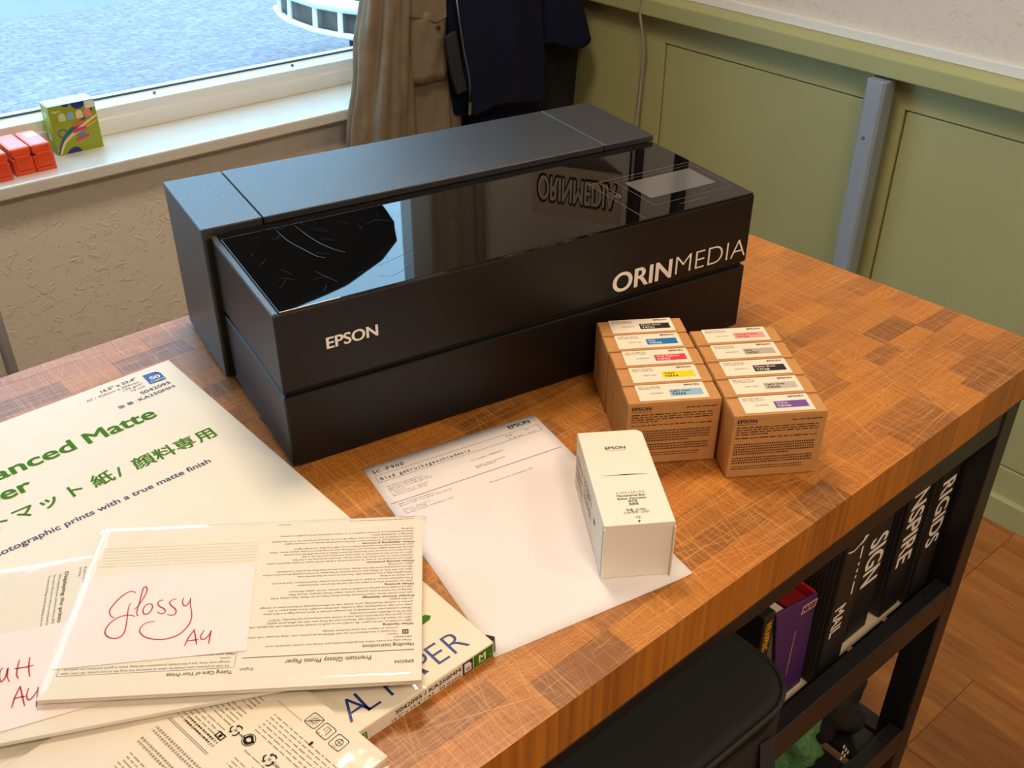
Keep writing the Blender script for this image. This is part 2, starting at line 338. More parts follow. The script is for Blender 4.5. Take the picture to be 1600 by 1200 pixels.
# ------------------------------------------------------------------ table
TZ = .90
def endgrain():
    m = mat('end_grain_oak', 'a06a38', .42); nt = m.node_tree; b = nt.nodes['Principled BSDF']; N = nt.nodes.new; L = nt.links.new
    tc = N('ShaderNodeTexCoord'); at = N('ShaderNodeAttribute'); at.attribute_name = 'rnd'
    # growth rings, each block from its own centre
    sc = N('ShaderNodeVectorMath'); sc.operation = 'SCALE'; sc.inputs[0].default_value = (1.7, 2.9, 0); L(at.outputs['Fac'], sc.inputs['Scale'])
    ad = N('ShaderNodeVectorMath'); ad.operation = 'ADD'; L(tc.outputs['Object'], ad.inputs[0]); L(sc.outputs[0], ad.inputs[1])
    wn = N('ShaderNodeTexNoise'); wn.inputs['Scale'].default_value = 7; wn.inputs['Detail'].default_value = 1; L(ad.outputs[0], wn.inputs['Vector'])
    wv = N('ShaderNodeMath'); wv.operation = 'MULTIPLY'; wv.inputs[1].default_value = 520; L(wn.outputs['Fac'], wv.inputs[0])
    sn = N('ShaderNodeMath'); sn.operation = 'SINE'; L(wv.outputs[0], sn.inputs[0])
    fn = N('ShaderNodeTexNoise'); fn.inputs['Scale'].default_value = 420; fn.inputs['Detail'].default_value = 5; L(tc.outputs['Object'], fn.inputs['Vector'])
    # block tone
    rp = N('ShaderNodeValToRGB'); e = rp.color_ramp.elements
    e[0].position = 0; e[0].color = lin('7c4a1e'); e[1].position = 1; e[1].color = lin('be7828')
    for p, c in ((.10, '8d5522'), (.28, 'a56426'), (.6, 'b26c26')): q = e.new(p); q.color = lin(c)
    L(at.outputs['Fac'], rp.inputs[0])
    def mix(a, bcol, fac, mode='MIX'):
        x = N('ShaderNodeMixRGB'); x.blend_type = mode
        for i, s in ((0, fac), (1, a), (2, bcol)):
            if hasattr(s, 'default_value'): L(s, x.inputs[i])
            else: x.inputs[i].default_value = s
        return x.outputs[0]
    def mrange(s, a, b2, lo, hi):
        x = N('ShaderNodeMapRange'); L(s, x.inputs[0])
        for k, v_ in zip(('From Min', 'From Max', 'To Min', 'To Max'), (a, b2, lo, hi)): x.inputs[k].default_value = v_
        return x.outputs[0]
    col = mix(rp.outputs[0], lin('77430f'), mrange(sn.outputs[0], .0, 1, 0, .28))
    col = mix(col, lin('653810'), mrange(fn.outputs['Fac'], .52, .75, 0, .55))
    # fine cross-hatched saw and knife marks, light
    for k, (rot, sx, sy, thr) in enumerate(((R(2), 1.0, 150, .585), (R(92), 1.0, 150, .585), (R(-6), 1.4, 190, .60), (R(84), 1.4, 190, .60), (R(20), 1.1, 110, .635), (R(112), 1.1, 110, .635))):
        vr = N('ShaderNodeVectorRotate'); vr.rotation_type = 'Z_AXIS'; vr.inputs['Angle'].default_value = rot; L(tc.outputs['Object'], vr.inputs['Vector'])
        mp = N('ShaderNodeMapping'); mp.inputs['Scale'].default_value = (sx * 4, sy * 3.4, 1); mp.inputs['Location'].default_value = (k * 3.1, k, 0)
        L(vr.outputs[0], mp.inputs['Vector'])
        sn2 = N('ShaderNodeTexNoise'); sn2.inputs['Scale'].default_value = 1.6; sn2.inputs['Detail'].default_value = 2; L(mp.outputs[0], sn2.inputs['Vector'])
        col = mix(col, lin('e0a45a'), mrange(sn2.outputs['Fac'], thr, thr + .09, 0, .4))
    # sides: long vertical grain
    gm = N('ShaderNodeMapping'); gm.inputs['Scale'].default_value = (130, 130, 3.5); L(ad.outputs[0], gm.inputs['Vector'])
    gn = N('ShaderNodeTexNoise'); gn.inputs['Scale'].default_value = 1; gn.inputs['Detail'].default_value = 5; L(gm.outputs[0], gn.inputs['Vector'])
    side = mix(lin('bd7522'), lin('7f4510'), mrange(gn.outputs['Fac'], .35, .68, 0, .9))
    side = mix(side, rp.outputs[0], .35)
    ge = N('ShaderNodeNewGeometry'); sp = N('ShaderNodeSeparateXYZ'); L(ge.outputs['True Normal'], sp.inputs[0])
    fin = mix(side, col, mrange(sp.outputs['Z'], .5, .6, 0, 1))
    L(fin, b.inputs['Base Color'])
    bp = N('ShaderNodeBump'); bp.inputs['Strength'].default_value = .12; bp.inputs['Distance'].default_value = .001; L(fn.outputs['Fac'], bp.inputs['Height']); L(bp.outputs[0], b.inputs['Normal'])
    return m
M_eg = endgrain()
FL, FR_, BR_, BL = (-.72, -.4225), (.876, -.3995), (.834, .3842), (-.72, .3865)
def bil(u, v):
    return tuple((FL[i] * (1 - u) + FR_[i] * u) * (1 - v) + (BL[i] * (1 - u) + BR_[i] * u) * v for i in (0, 1))
tb = thing('work_table', 'work table with end-grain butcher-block top on black steel frame', 'table')
top = MB().prism([FL, FR_, BR_, BL], TZ - .0585, TZ - .056).build('tabletop', mat('underside', '4a3018', .7), tb)
rg = random.Random(11); blocks = []; v = 0.0
while v < 1:
    wv = rg.choice((.026, .030, .034, .036)) / .8; v1 = v + wv
    if v1 > .985: v1 = 1
    u = 0.0; first = True
    while u < 1:
        L_ = rg.uniform(.05, .1) / 1.6 * (rg.uniform(.3, 1) if first else 1); first = False; u1 = u + L_
        if u1 > .985: u1 = 1
        blocks.append((u, u1, v, v1, rg.random())); u = u1
    v = v1
def hidden(c):                                   # blocks lying under the printer show nothing
    return 0
import mathutils
cinv = cam.matrix_world.inverted()
def score(bk):
    x, y = bil((bk[0] + bk[1]) / 2, (bk[2] + bk[3]) / 2); p = cinv @ Vector((x, y, TZ))
    px = 800 + 1595.6 * p.x / -p.z; py = 600 - 1595.6 * p.y / -p.z
    ca, sa = math.cos(R(10.1)), math.sin(R(10.1)); lx, ly = ca * x - sa * y, sa * x + ca * y
    bad = not (-40 < px < 1680 and -40 < py < 1240) or (.02 < lx < .6 and .02 < ly < .35) or (-.39 < x < -.03 and -.33 < y < .24)
    return (0 if bad else 1) / p.length
blocks.sort(key=score, reverse=True)
def add_block(mb, bk, z1):
    u0, u1, v0, v1, r = bk; g = .00009
    c = [bil(u0, v0), bil(u1, v0), bil(u1, v1), bil(u0, v1)]
    c = [(c[0][0] + g, c[0][1] + g), (c[1][0] - g, c[1][1] + g), (c[2][0] - g, c[2][1] - g), (c[3][0] + g, c[3][1] - g)]
    mb.prism(c, TZ - .056, z1)
def set_rnd(o, vals):
    a = o.data.attributes.new('rnd', 'FLOAT', 'FACE'); a.data.foreach_set('value', vals)
for bk in blocks[:300]:
    m = MB(); add_block(m, bk, TZ - rg.uniform(0, .0002)); o = m.build('block', M_eg, top); set_rnd(o, [bk[4]] * 6)
m = MB(); vals = []
for bk in blocks[300:]: add_block(m, bk, TZ - rg.uniform(0, .0002)); vals += [bk[4]] * 6
o = m.build('far_blocks', M_eg, top, kind='stuff'); set_rnd(o, vals)
for x0, x1 in ((.820, .857), (-.70, -.663)):
    for y0, y1 in ((-.39, -.346), (.326, .37)):
        MB().box(x0, x1, y0, y1, .0, TZ - .0585).build('leg', M_black, tb, bevel=.002)
for nm, y0, y1, z0, z1 in (('apron', -.388, -.348, .782, TZ - .0585), ('apron', .33, .37, .782, TZ - .0585),
                           ('shelf_rail', -.39, -.366, .455, .5125), ('shelf_rail', .33, .354, .455, .5125),
                           ('shelf_rail', -.39, -.366, .133, .19), ('shelf_rail', .33, .354, .133, .19)):
    MB().box(-.663, .820, y0, y1, z0, z1).build(nm, M_black, tb, bevel=.0015)
for x0 in (-.69, .826):
    for z0, z1 in ((.782, TZ - .0585), (.42, .465), (.10, .142)):
        MB().box(x0, x0 + .03, -.346, .326, z0, z1).build('side_rail', M_black, tb)
for z in (.466, .143):
    x = -.655
    while x < .80:
        MB().box(x, min(x + .066, .82), -.366, .33, z, z + .012).build('shelf_bar', M_black, tb, bevel=.001); x += .0872
for z in (.5135, .191):
    MB().tube([(.78, -.378, z - .001), (.78, -.378, z + .0012)], .0055, 10).build('bolt', mat('bolt_head', '34363a', .4, .7), tb)

# ------------------------------------------------------------------ printer
PA = R(-10.1)
pr = thing('photo_printer', 'large black photo printer with glossy lid on table', 'printer', (0, 0, TZ), PA)
M_pl = mat('printer_plastic', '0c0b0b', .40, spec=.35, bump=.12, bscale=900, bdetail=2)
M_pl2 = mat('printer_top_plastic', '131419', .33, spec=1.0, bump=.35, bscale=1100, bdetail=2)
M_gl = mat('printer_glass', '040405', .015, spec=.55)
XI, WD, YR, DP, ZL, ZR, ZS = .0092, .6155, .2065, .3677, .1889, .1972, .0918
MB().box(XI, WD, 0, YR, .005, ZS).build('lower_body', M_pl, pr, bevel=.0025)
MB().box(XI + .004, WD - .004, .005, YR, ZS - .001, ZS + .0065).build('body_gap', M_dark, pr)
up_ = MB().box(XI, WD, 0, YR - .001, ZS + .0055, ZL - .0025).build('upper_body', M_pl, pr, bevel=.0018)
lid = MB().box(XI + .0075, WD - .0015, .0015, YR - .0015, ZL - .004, ZL).build('lid_plate', M_gl, pr, bevel=.0006, seg=2)
MB().box(XI, XI + .0065, .0, YR - .0015, ZL - .004, ZL - .0004).build('lid_edge', M_pl2, pr, bevel=.001)
MB().box(.004, WD - .004, YR, DP - .004, .005, ZR - .012).build('rear_core', M_dark, pr)
MB().box(0, .0705, YR, DP, .005, ZR).build('rear_cover', M_pl2, pr, bevel=.0015)
MB().box(.0718, .5355, YR, DP, ZR - .009, ZR).build('rear_cover', M_pl2, pr, bevel=.0012)
MB().box(.5368, .617, YR, DP, ZR - .009, ZR).build('rear_cover', M_pl2, pr, bevel=.0012)
MB().box(.0718, .613, YR + .004, DP - .001, .005, ZR - .009).build('rear_body', M_pl, pr)
for x, y in ((.06, .03), (.55, .03), (.06, .32), (.55, .32)):
    MB().box(x - .03, x + .03, y - .025, y + .02, 0, .006).build('foot', M_dark, pr, bevel=.001)
MB().text('EPSON', .0596, .1362, w=.0565, h=.0132, bold=.03).build('logo', M_white_ink, pr, (0, -.0004, 0), (R(90), 0, 0))
lg = MB().text('ORIN', .4106, .1058, w=.0862, h=.0253, bold=.028).text('MEDIA', .5023, .1066, w=.1095, h=.0258, bold=-.016)
lg.build('lettering', M_white_ink, pr, (0, -.0004, 0), (R(90), 0, 0))
MB().text('SC-P900', .5855, .0100, w=.021, h=.004).build('model_mark', mat('model_grey', '3a3632', .5), pr, (0, -.0003, 0), (R(90), 0, 0))
MB().box(.4955, .5955, .049, .103, ZL, ZL + .0003).build('touch_screen', mat('screen_grey', '5a5a58', .08, spec=.5), lid)
ln = MB().rect(.4545, .005, .4549, .120).rect(.4545, .1198, .6125, .1203).rect(.468, .0725, .4684, .120).frame(.487, .03, .606, .112, .0003)
ln.disc(.4633, .073, .0045, 0, 24, .0039).rect(.4629, .073, .4637, .076)
ln.rect(.5165, .0185, .553, .0189)
ln.build('panel_lines', mat('panel_line', '8a8782', .35), lid, (0, 0, ZL + .0002))
scr = MB(); rs = random.Random(5)
for pts_ in ([(.077, .1857), (.0794, .1508), (.0868, .1212), (.093, .0996), (.0994, .0907)], [(.0998, .184), (.1027, .154), (.1075, .1277), (.1144, .1076), (.1226, .0925)]): MB().stroke(pts_, .001).build('scratch', mat('scratch', '333a40', .45), lid, (0, 0, ZL + .0002))
scr.stroke([(.1377, .0458), (.1652, .0539), (.1883, .063), (.215, .0764)], .0004); scr.stroke([(.1302, .0249), (.1452, .0184), (.1734, .0318)], .0004); scr.stroke([(.0787, .0669), (.084, .0493), (.09, .0337)], .0004)
for k in range(46):
    x, y = rs.uniform(.03, .3), rs.uniform(.01, .19); a = rs.uniform(0, 3.1); L_ = rs.uniform(.004, .02)
    scr.stroke([(x, y), (x + L_ * .5 * math.cos(a) + .001, y + L_ * .5 * math.sin(a)), (x + L_ * math.cos(a), y + L_ * math.sin(a))], .00022)
scr.build('fine_scratches', mat('scratch', '333a40', .45), lid, (0, 0, ZL + .0002), kind='stuff')

# ------------------------------------------------------------------ ink cartridge cartons
M_kraft = mat('kraft_card', 'bf8a50', .75, var=.06, vscale=60, bump=.05, bscale=500)
M_lab = mat('label_paper', 'ece0cc', .55)
M_print = mat('kraft_print', '3a2412', .7)
INK = [('Light Cyan', 'T47A5', '8fb8d8', 0, '20250804', 'light blue'), ('Yellow', 'T47A4', 'f0d400', 0, '20271202', 'yellow'), ('Vivid Magenta', 'T47A3', 'dc3554', 1, '20260305', 'crimson'),
       ('Cyan', 'T47A2', '1172b8', 1, '20260108', 'strong blue'), ('Photo Black', 'T47A1', '1c1a18', 1, '20270319', 'solid black'),
       ('Violet', 'T47AD', '74459a', 1, '20260505', 'violet'), ('Light Gray', 'T47A9', 'c0b4a8', 0, '20271002', 'striped light grey'), ('Matte Black', 'T47A8', '1c1a18', 1, '20260113', 'black striped-end'),
       ('Gray', 'T47A7', 'b8aa9c', 0, '20250613', 'plain grey'), ('Vivid Light Magenta', 'T47A6', 'ec9a94', 2, '20251215', 'salmon pink')]
bw, bd, bh = .0993, .0346, .0784
rj = random.Random(2)
for i, (nm, code, col, tone, date, cname) in enumerate(INK):
    c, k = divmod(i, 5); th = (-.585, -.5867)[c]; ox, oy = ((.2826, -.2197), (.3487, -.3039))[c]
    jx = rj.uniform(-.0007, .0007) if k else 0; yy = k * (.0347, .0350)[c]
    loc = (ox + math.cos(th) * jx - math.sin(th) * yy, oy + math.sin(th) * jx + math.cos(th) * yy, TZ + .0007)
    t = thing('ink_carton', 'brown ink cartridge carton with %s colour bar on its top label' % cname, 'carton', loc, th, 'ink cartridge cartons in two rows')
    MB().box(0, bw, 0, bd - .0003, 0, bh - .0008).build('carton_body', M_kraft, t, bevel=.0012)
    fl = MB().profile([(.0002, bh - .001), (bd - .0015, bh - .001), (bd - .0008, bh - .0013), (bd - .004, bh + .0002), (.006, bh + .0006), (.0002, bh + .0002)], .0006, bw - .0006)
    flp = fl.build('top_flap', M_kraft, t)
    zt = bh + .0009
    MB().box(.0135, .087, .0035, bd - .0018, 0, .00025).build('label_sticker', M_lab, flp, (0, 0, bh + .0006))
    MB().rect(.0475, .0095, .0825, .0215).build('colour_bar', mat('bar_' + code, col, .5), t, (0, 0, zt + .0001))
    MB().text(nm, .0495, .0168, h=.0030, w=min(.026, .0021 * len(nm)), bold=.012).text(code, .0495, .0108, h=.0040, w=.0145, bold=.02).build('label_text', (M_text_k, M_white_ink, mat('ink_pinkred', 'c03a34', .5))[tone], t, (0, 0, zt + .0002))
    MB().text('EPSON', .066, .0272, w=.0158, h=.0030, bold=.025).build('brand_text', M_text_k, t, (0, 0, zt + .0001))
    MB().text(date, .0265, .0150, w=.0145, h=.0022).build('date_text', M_text_g, t, (0, 0, zt + .0001))
    tx = MB().fine(.0165, .0225, .040, .031, .0022, seed=i, fill=.3)
    tx.build('label_print', M_text_g, t, (0, 0, zt + .0001), kind='stuff')
    if k == 0:
        f = MB().text('EPSON', .0045, bh - .0085, w=.0205, h=.0043, bold=.03).build('logo', mat('ink_indigo', '20183c', .5), t, (0, -.0003, 0), (R(90), 0, 0))
        f = MB().fine(.0045, .048, bw - .008, bh - .012, .0029, seed=20 + c, fill=.38, para=4).fine(.0045, .0175, bw - .009, .045, .0031, seed=40 + c, fill=.55, cjk=True, para=5).fine(.0045, .008, bw - .018, .0165, .0029, seed=50 + c, fill=.4, cjk=True)
        f.fine(.062, bh - .0088, bw - .005, bh - .0055, .0026, seed=60 + c, fill=.4).rect(.0045, bh - .0108, .025, bh - .0104)
        f.build('fine_print', M_print, t, (0, -.0003, 0), (R(90), 0, 0))
    if c == 0 or k == 0:
        f = MB().fine(.004, .003, bh - .006, bd - .003, .0022, seed=80 + i, fill=.36, cjk=(c == 1))
        f.build('side_print', mat('side_print', '6d5238', .7), t, (-.0003, 0, 0), Matrix(((0, 0, -1), (0, -1, 0), (-1, 0, 0))).to_euler() if 0 else (R(90), R(90), R(-90)))

# ------------------------------------------------------------------ maintenance box carton
mb = thing('maintenance_carton', 'white maintenance box carton standing on the printed sheet', 'carton', (.1432, -.327, TZ + .0006), -.5876)
mw, md, mh = .0657, .143, .0642
M_wc = mat('white_card', 'ece5d6', .6, bump=.03, bscale=300)
MB().prism([(0, 0), (mw, 0), (mw, md - .005), (mw - .0055, md), (0, md)], 0, mh).build('carton_body', M_wc, mb, bevel=.0009)
MB().prism([(.0, -.0022), (.0012, -.0022), (.0012, .004), (0, .004)], .0, mh - .003).build('side_flap', M_wc, mb)
MB().box(mw - .0012, mw - .0002, -.0035, .003, .0, mh - .004).build('side_flap', M_wc, mb, (0, 0, 0), (R(0), R(0), R(0)))
MB().add([(.009, .0712, 0), (.035, .0706, 0), (.0597, .0700, 0), (.035, .0719, 0)], [(0, 1, 2, 3)]).build('slit', M_text_k, mb, (0, 0, mh + .0002))
t = MB().text('EPSON', .0229, .112, w=.0202, h=.0046, bold=.02).rect(.0235, .1098, .0425, .1101)
t.text('メンテナンスボックス', .033, .0425, w=.0272, h=.0034, align='c').text('Maintenance Box', .033, .0388, w=.0268, h=.0029, bold=.012, align='c').text("Boîtier d'entretien", .033, .0345, w=.0272, h=.0029, bold=.008, align='c')
t.text('维护箱', .033, .0305, w=.0086, h=.003, align='c').text('維護箱', .033, .0263, w=.0092, h=.003, align='c')
t.text('型番 : SCMB1', .0334, .0182, w=.0182, h=.0028, align='c').text('Code/型号 : C9357', .0333, .0148, w=.024, h=.0028, align='c').text('OPEN', .033, .0084, w=.0058, h=.0022, align='c').text('いる', .033, .0062, w=.003, h=.0018, align='c')
t.flat([(.0314, .0046), (.0329, .0018), (.0344, .0046)])
t.build('printed_text', M_text_k, mb, (0, 0, mh + .0002))
t = MB().fine(.048, .022, .088, .05, .0036, seed=7, fill=.3, para=4).rect(.066, .038, .078, .0395).fine(.006, .012, .042, .044, .0032, seed=8, fill=.45, cjk=True, para=3).rect(.100, .032, .106, .038)
t.build('side_print', M_text_g, mb, (-.0003, md, 0), (R(90), 0, R(-90)))

# ------------------------------------------------------------------ printed status sheet
sh = thing('printed_sheet', 'white A4 status sheet printed Blad gebruiksgeschiedenis lying before the printer', 'paper', (.0663, -.0450, TZ), -.196)
m = MB(); nx, ny = 14, 20
for j in range(ny + 1):
    for i in range(nx + 1):
        m.v.append((.21 * i / nx, -.297 * j / ny, .0004 + .0009 * max(0, (i / nx - .9) * 10 * (j / ny)) ** 2))
m.f = [(j * (nx + 1) + i, (j + 1) * (nx + 1) + i, (j + 1) * (nx + 1) + i + 1, j * (nx + 1) + i + 1) for j in range(ny) for i in range(nx)]; m.mi = [0] * len(m.f)
o = m.build('sheet', M_paper, sh, smooth=True); q = o.modifiers.new('thick', 'SOLIDIFY'); q.thickness = .0003; q.offset = -1
t = MB().text('SC-P900', .0063, -.0150, w=.0357, h=.0058, bold=.012, mono=1).text('EPSON', .1716, -.0123, w=.0272, h=.0062, bold=.03).rect(.172, -.0142, .199, -.0139)
t.frame(.0062, -.0312, .2036, -.0188, .00035).text('Blad gebruiksgeschiedenis', .0097, -.0284, w=.1048, h=.0052, bold=.004, mono=1)
for s, x, y, w in (('PAGE', .1616, -.024, .0076), ('001', .1864, -.0232, .0053), ('09.08.2024', .1617, -.0296, .0183), ('10:21', .1862, -.0299, .0089),
    ('Hardwareconfiguratie', .0105, -.0418, .0395), ('Apparaat:SC-P900 Series', .0105, -.0452, .0455), ('MAC-adres:12-21-BC-6A-1C-07', .0105, -.0486, .0487), ('* Device: -', .0105, -.0520, .0215), ('Firmware:MI.21.K02IPY', .0105, -.0555, .0405), ('Netwerkfirmware:02.21', .0105, -.0588, .0377),
    ('Serienummer:X7MM026437', .1071, -.0443, .0393), ('Hoofdfirmware:KI02IPY', .1069, -.0555, .0358), ('QPIT-QPI03013', .1069, -.0585, .0232),
    ('Gebruiksgeschiedenis', .0097, -.0735, .0405), ('Eerste keer afdrukken:2021/03/26', .0103, -.0768, .0577), ("Aantal pagina's", .0105, -.0835, .0295), ('In totaal:203', .0105, -.0868, .0245), ('A4-equivalente afdrukken:1143', .0105, -.0900, .0524), ('A4-equivalente afdrukken:1143', .1072, -.0870, .0518)):
    t.text(s, x, y, w=w, h=.0021, mono=1)
t.rect(.0032, -.0689, .2056, -.0683)
t.build('printed_text', M_text_k, sh, (0, 0, .0006))

# ------------------------------------------------------------------ A2 matte paper box
a2 = thing('paper_box', 'large cream A2 matte paper box with green lettering left of the printer', 'paper box', (-.42, -.3448, TZ), .0253)
aw, ad_, ah = .430, .6027, .0163
MB().box(0, aw, 0, ad_, 0, ah).build('box_body', M_cream, a2, bevel=.0012)
MB().add([(aw - .003, -.0006, .002), (aw + .004, .0025, .001), (aw + .0045, .004, ah), (aw - .003, -.0006, ah)], [(0, 1, 2, 3)]).add([(aw + .004, .0025, .001), (aw + .001, .012, .001), (aw + .0008, .012, ah - .001), (aw + .0045, .004, ah)], [(0, 1, 2, 3)]).build('torn_corner', mat('torn_board', '6e6256', .8), a2)
t = MB().text('Enhanced', .138, .4990, w=.138, h=.0225, bold=.028).text('Matte', .2878, .4990, w=.0790, h=.0225, bold=.028).text('Paper', .2165, .4625, w=.079, h=.0225, bold=.028, align='r')
for ch_, x_ in zip('フォトマット紙/顔料専用', (.122, .146, .1665, .1850, .2110, .2405, .2630, .2885, .3070, .3305, .3545, .3785)): t.text(ch_, x_, .4232, h=.0166, bold=.022)
t.build('green_title', M_green_ink, a2, (0, 0, ah + .0003))
MB().text('photographic prints with a true matte finish', .3712, .3835, w=.226, h=.0082, bold=.016, align='r').build('navy_slogan', mat('ink_slate', '20264a', .5), a2, (0, 0, ah + .0003))
t = MB().text('16.5" x 23.4"', .3815, .5855, w=.0425, h=.0056, bold=.02, align='r').text('S042095', .4085, .5518, w=.0365, h=.0062, bold=.014, align='r').text('KA250MM', .4085, .5405, w=.0440, h=.006, bold=.014, align='r').text('型 番 :', .3407, .5410, w=.0215, h=.0046, bold=.006)
t.build('navy_text', mat('ink_slate', '20264a', .5), a2, (0, 0, ah + .0003))
t = MB().text('A2 / 420mm x 594mm', .3810, .5775, w=.0625, h=.0046, align='r').text('192 g/m²', .3833, .5712, w=.0235, h=.0046, align='r').text('10 mil', .3820, .5640, w=.0158, h=.0046, align='r')
t.build('grey_text', M_text_g, a2, (0, 0, ah + .0003))
MB().flat([(.3890, .5655), (.4085, .5640), (.4092, .5810), (.4030, .5880), (.3900, .5890)]).flat([(.404, .5885), (.4095, .5822), (.4045, .5830)]).build('sheets_badge', mat('badge_blue', '12459a', .45), a2, (0, 0, ah + .0003))
MB().text('50', .3995, .5725, w=.0125, h=.0075, bold=.04, align='c', rot=-.06).text('SHEETS', .3992, .5667, w=.0165, h=.0032, bold=.02, align='c', rot=-.06).build('badge_text', M_white_ink, a2, (0, 0, ah + .0005))
t = MB().text('A', .2925, .0105, h=.0237, bold=-.012).text('L', .3095, .0105, h=.0237, bold=-.012).text('P', .3320, .0105, h=.0237, bold=-.012).text('A', .3490, .0105, h=.0237, bold=-.012).text('P', .3665 - .002, .0105, h=.0237, bold=-.012).text('E', .3800, .0108, h=.0237, bold=-.012).text('R', .3972, .0108, h=.0237, bold=-.012)
t.build('blue_title', mat('title_blue', '16357c', .5), a2, (0, 0, ah + .0003))
MB().flat([(.4055, .056), (.4085, .0590), (.4055, .063)]).flat([(.385, .054), (.4055, .056), (.4055, .063), (.385, .066)]).build('arrow_mark', M_green_ink, a2, (0, 0, ah + .0003))
MB().rect(.4075, .0012, .4285, .0152).build('green_badge', M_green_ink, a2, (0, -.0003, 0), (R(90), 0, 0))
MB().text('M', .4165, .0052, h=.008, bold=.03, align='c').rect(.4125, .0034, .4205, .0041).rect(.4245, .005, .4275, .0054).build('badge_letter', M_white_ink, a2, (0, -.0005, 0), (R(90), 0, 0))
MB().rect(.3955, .0012, .4065, .0150).build('blue_badge', M_navy, a2, (0, -.0003, 0), (R(90), 0, 0))
MB().flat([(.3972, .0028), (.4046, .0028), (.4046, .0105), (.4020, .0132), (.3972, .0132)]).build('badge_page', M_white_ink, a2, (0, -.0005, 0), (R(90), 0, 0))
MB().text('50', .4009, .0045, w=.0048, h=.0036, bold=.02, align='c').build('badge_number', M_navy, a2, (0, -.0007, 0), (R(90), 0, 0))
MB().text('S042095 / KA250MM', .3935, .0083, w=.0665, h=.0046, bold=.02, align='r').text('16.5" x 23.4" / A2   50 sheets', .3935, .0022, w=.0705, h=.0036, align='r').build('spine_text', mat('ink_slate', '20264a', .5), a2, (0, -.0003, 0), (R(90), 0, 0))
MB().text('用', .2910, .0030, w=.0085, h=.008, bold=.03).text('専', .2805, .0030, w=.0085, h=.008, bold=.03).text('顔料', .260, .0030, w=.018, h=.008, bold=.03).build('spine_title', M_green_ink, a2, (0, -.0003, 0), (R(90), 0, 0))

# ------------------------------------------------------------------ clear sleeves of photo paper
def sleeve(x0, x1, y0, y1, h, zb, parent, seed, amp=.0007, nx=44, ny=32, edge=.006):
    m = MB()
    for j in range(ny + 1):
        for i in range(nx + 1):
            x = x0 + (x1 - x0) * i / nx; y = y0 + (y1 - y0) * j / ny
            d = min(x - x0, x1 - x, y - y0, y1 - y); k = min(1, d / edge)
            z = zb + (h - zb) * (k * k * (3 - 2 * k)) + amp * noise.noise(Vector((x * 34 + seed, y * 34, seed))) * (.3 + .7 * k) + (0.0012 * noise.noise(Vector((x * 90, y * 90, seed))) if k < 1 else 0)
            m.v.append((x, y, z))
    m.f = [(j * (nx + 1) + i, j * (nx + 1) + i + 1, (j + 1) * (nx + 1) + i + 1, (j + 1) * (nx + 1) + i) for j in range(ny) for i in range(nx)]; m.mi = [0] * len(m.f)
    return m.build('clear_sleeve', M_film, parent, smooth=True)
# lowest pack: leaflet with care symbols, frame x away from its near corner, y to the left
zA = TZ + ah + .0004
ip = thing('photo_paper_pack', 'clear sleeve of photo paper with care symbols and recycling marks, overhanging the box edge', 'paper pack', (-.1156, -.3798, zA), 1.7206, 'packs of photo paper in clear sleeves')
M_sheet = mat('pack_sheet', 'e8dfce', .55)
MB().box(.008, .212, .008, .302, 0, .0048).build('paper_stack', M_sheet, ip, bevel=.0004, seg=1)
MB().flat([(.010, .010), (.186, .010), (.186, .104), (.153, .153), (.100, .225), (.010, .225)]).build('leaflet', mat('leaflet_paper', 'eadfc9', .6), ip, (0, 0, .0052))
t = MB().fine(.020, .0365, .1015, .062, .0037, seed=3, fill=.27, word=(.6, 2.0)).fine(.016, .073, .092, .094, .0034, seed=4, fill=.27, para=4).fine(.118, .034, .184, .092, .0036, seed=5, fill=.27, para=5)
t.fine(.014, .1035, .160, .126, .0036, seed=6, fill=.62, cjk=True, para=3).fine(.014, .128, .154, .150, .0035, seed=7, fill=.29, para=6).fine(.014, .152, .100, .22, .0036, seed=8, fill=.29, para=5).fine(.081, .0298, .110, .0312, .0013, seed=12, fill=.5)
t.fine(.112, .0835, .150, .0915, .0036, seed=9, fill=.6, cjk=True)
t.build('fine_print', mat('leaflet_print', '9c8f7b', .7), ip, (0, 0, .0054))
t = MB().rect(.1095, .0950, .160, .0953).rect(.1095, .0965, .160, .0968)
t.flat([(.0580, .037), (.0600, .037), (.0600, .041), (.0580, .041)])
t.frame(.112, .077, .120, .0828, .0010).rect(.1148, .0783, .1172, .0815)
def rr(x0, y0, x1, y1, r, tk):
    P = []
    for cx, cy, a0 in ((x1 - r, y1 - r, 0), (x0 + r, y1 - r, 90), (x0 + r, y0 + r, 180), (x1 - r, y0 + r, 270)):
        P += [(cx + r * math.cos(R(a0 + k * 30)), cy + r * math.sin(R(a0 + k * 30))) for k in range(4)]
    cx, cy = (x0 + x1) / 2, (y0 + y1) / 2; f = 1 - 2 * tk / (x1 - x0); n = len(P)
    t.add([(x, y, 0) for x, y in P] + [(cx + (x - cx) * f, cy + (y - cy) * f, 0) for x, y in P], [(i, (i + 1) % n, n + (i + 1) % n, n + i) for i in range(n)])
rr(.0673, .0178, .0795, .0296, .002, .0005); rr(.0528, .0181, .0652, .0303, .002, .0005); rr(.0378, .0185, .0501, .0308, .002, .0005)
t.disc(.0734, .0237, .0024, 0, 20, .0020)
for k in range(12):
    a = k * math.pi / 6; t.stroke([(.0734 + .003 * math.cos(a), .0237 + .003 * math.sin(a)), (.0734 + .0037 * math.cos(a), .0237 + .0037 * math.sin(a)), (.0734 + .0044 * math.cos(a), .0237 + .0044 * math.sin(a))], .0004)
t.stroke([(.0680, .0184), (.0734, .0237), (.0789, .029)], .0006)
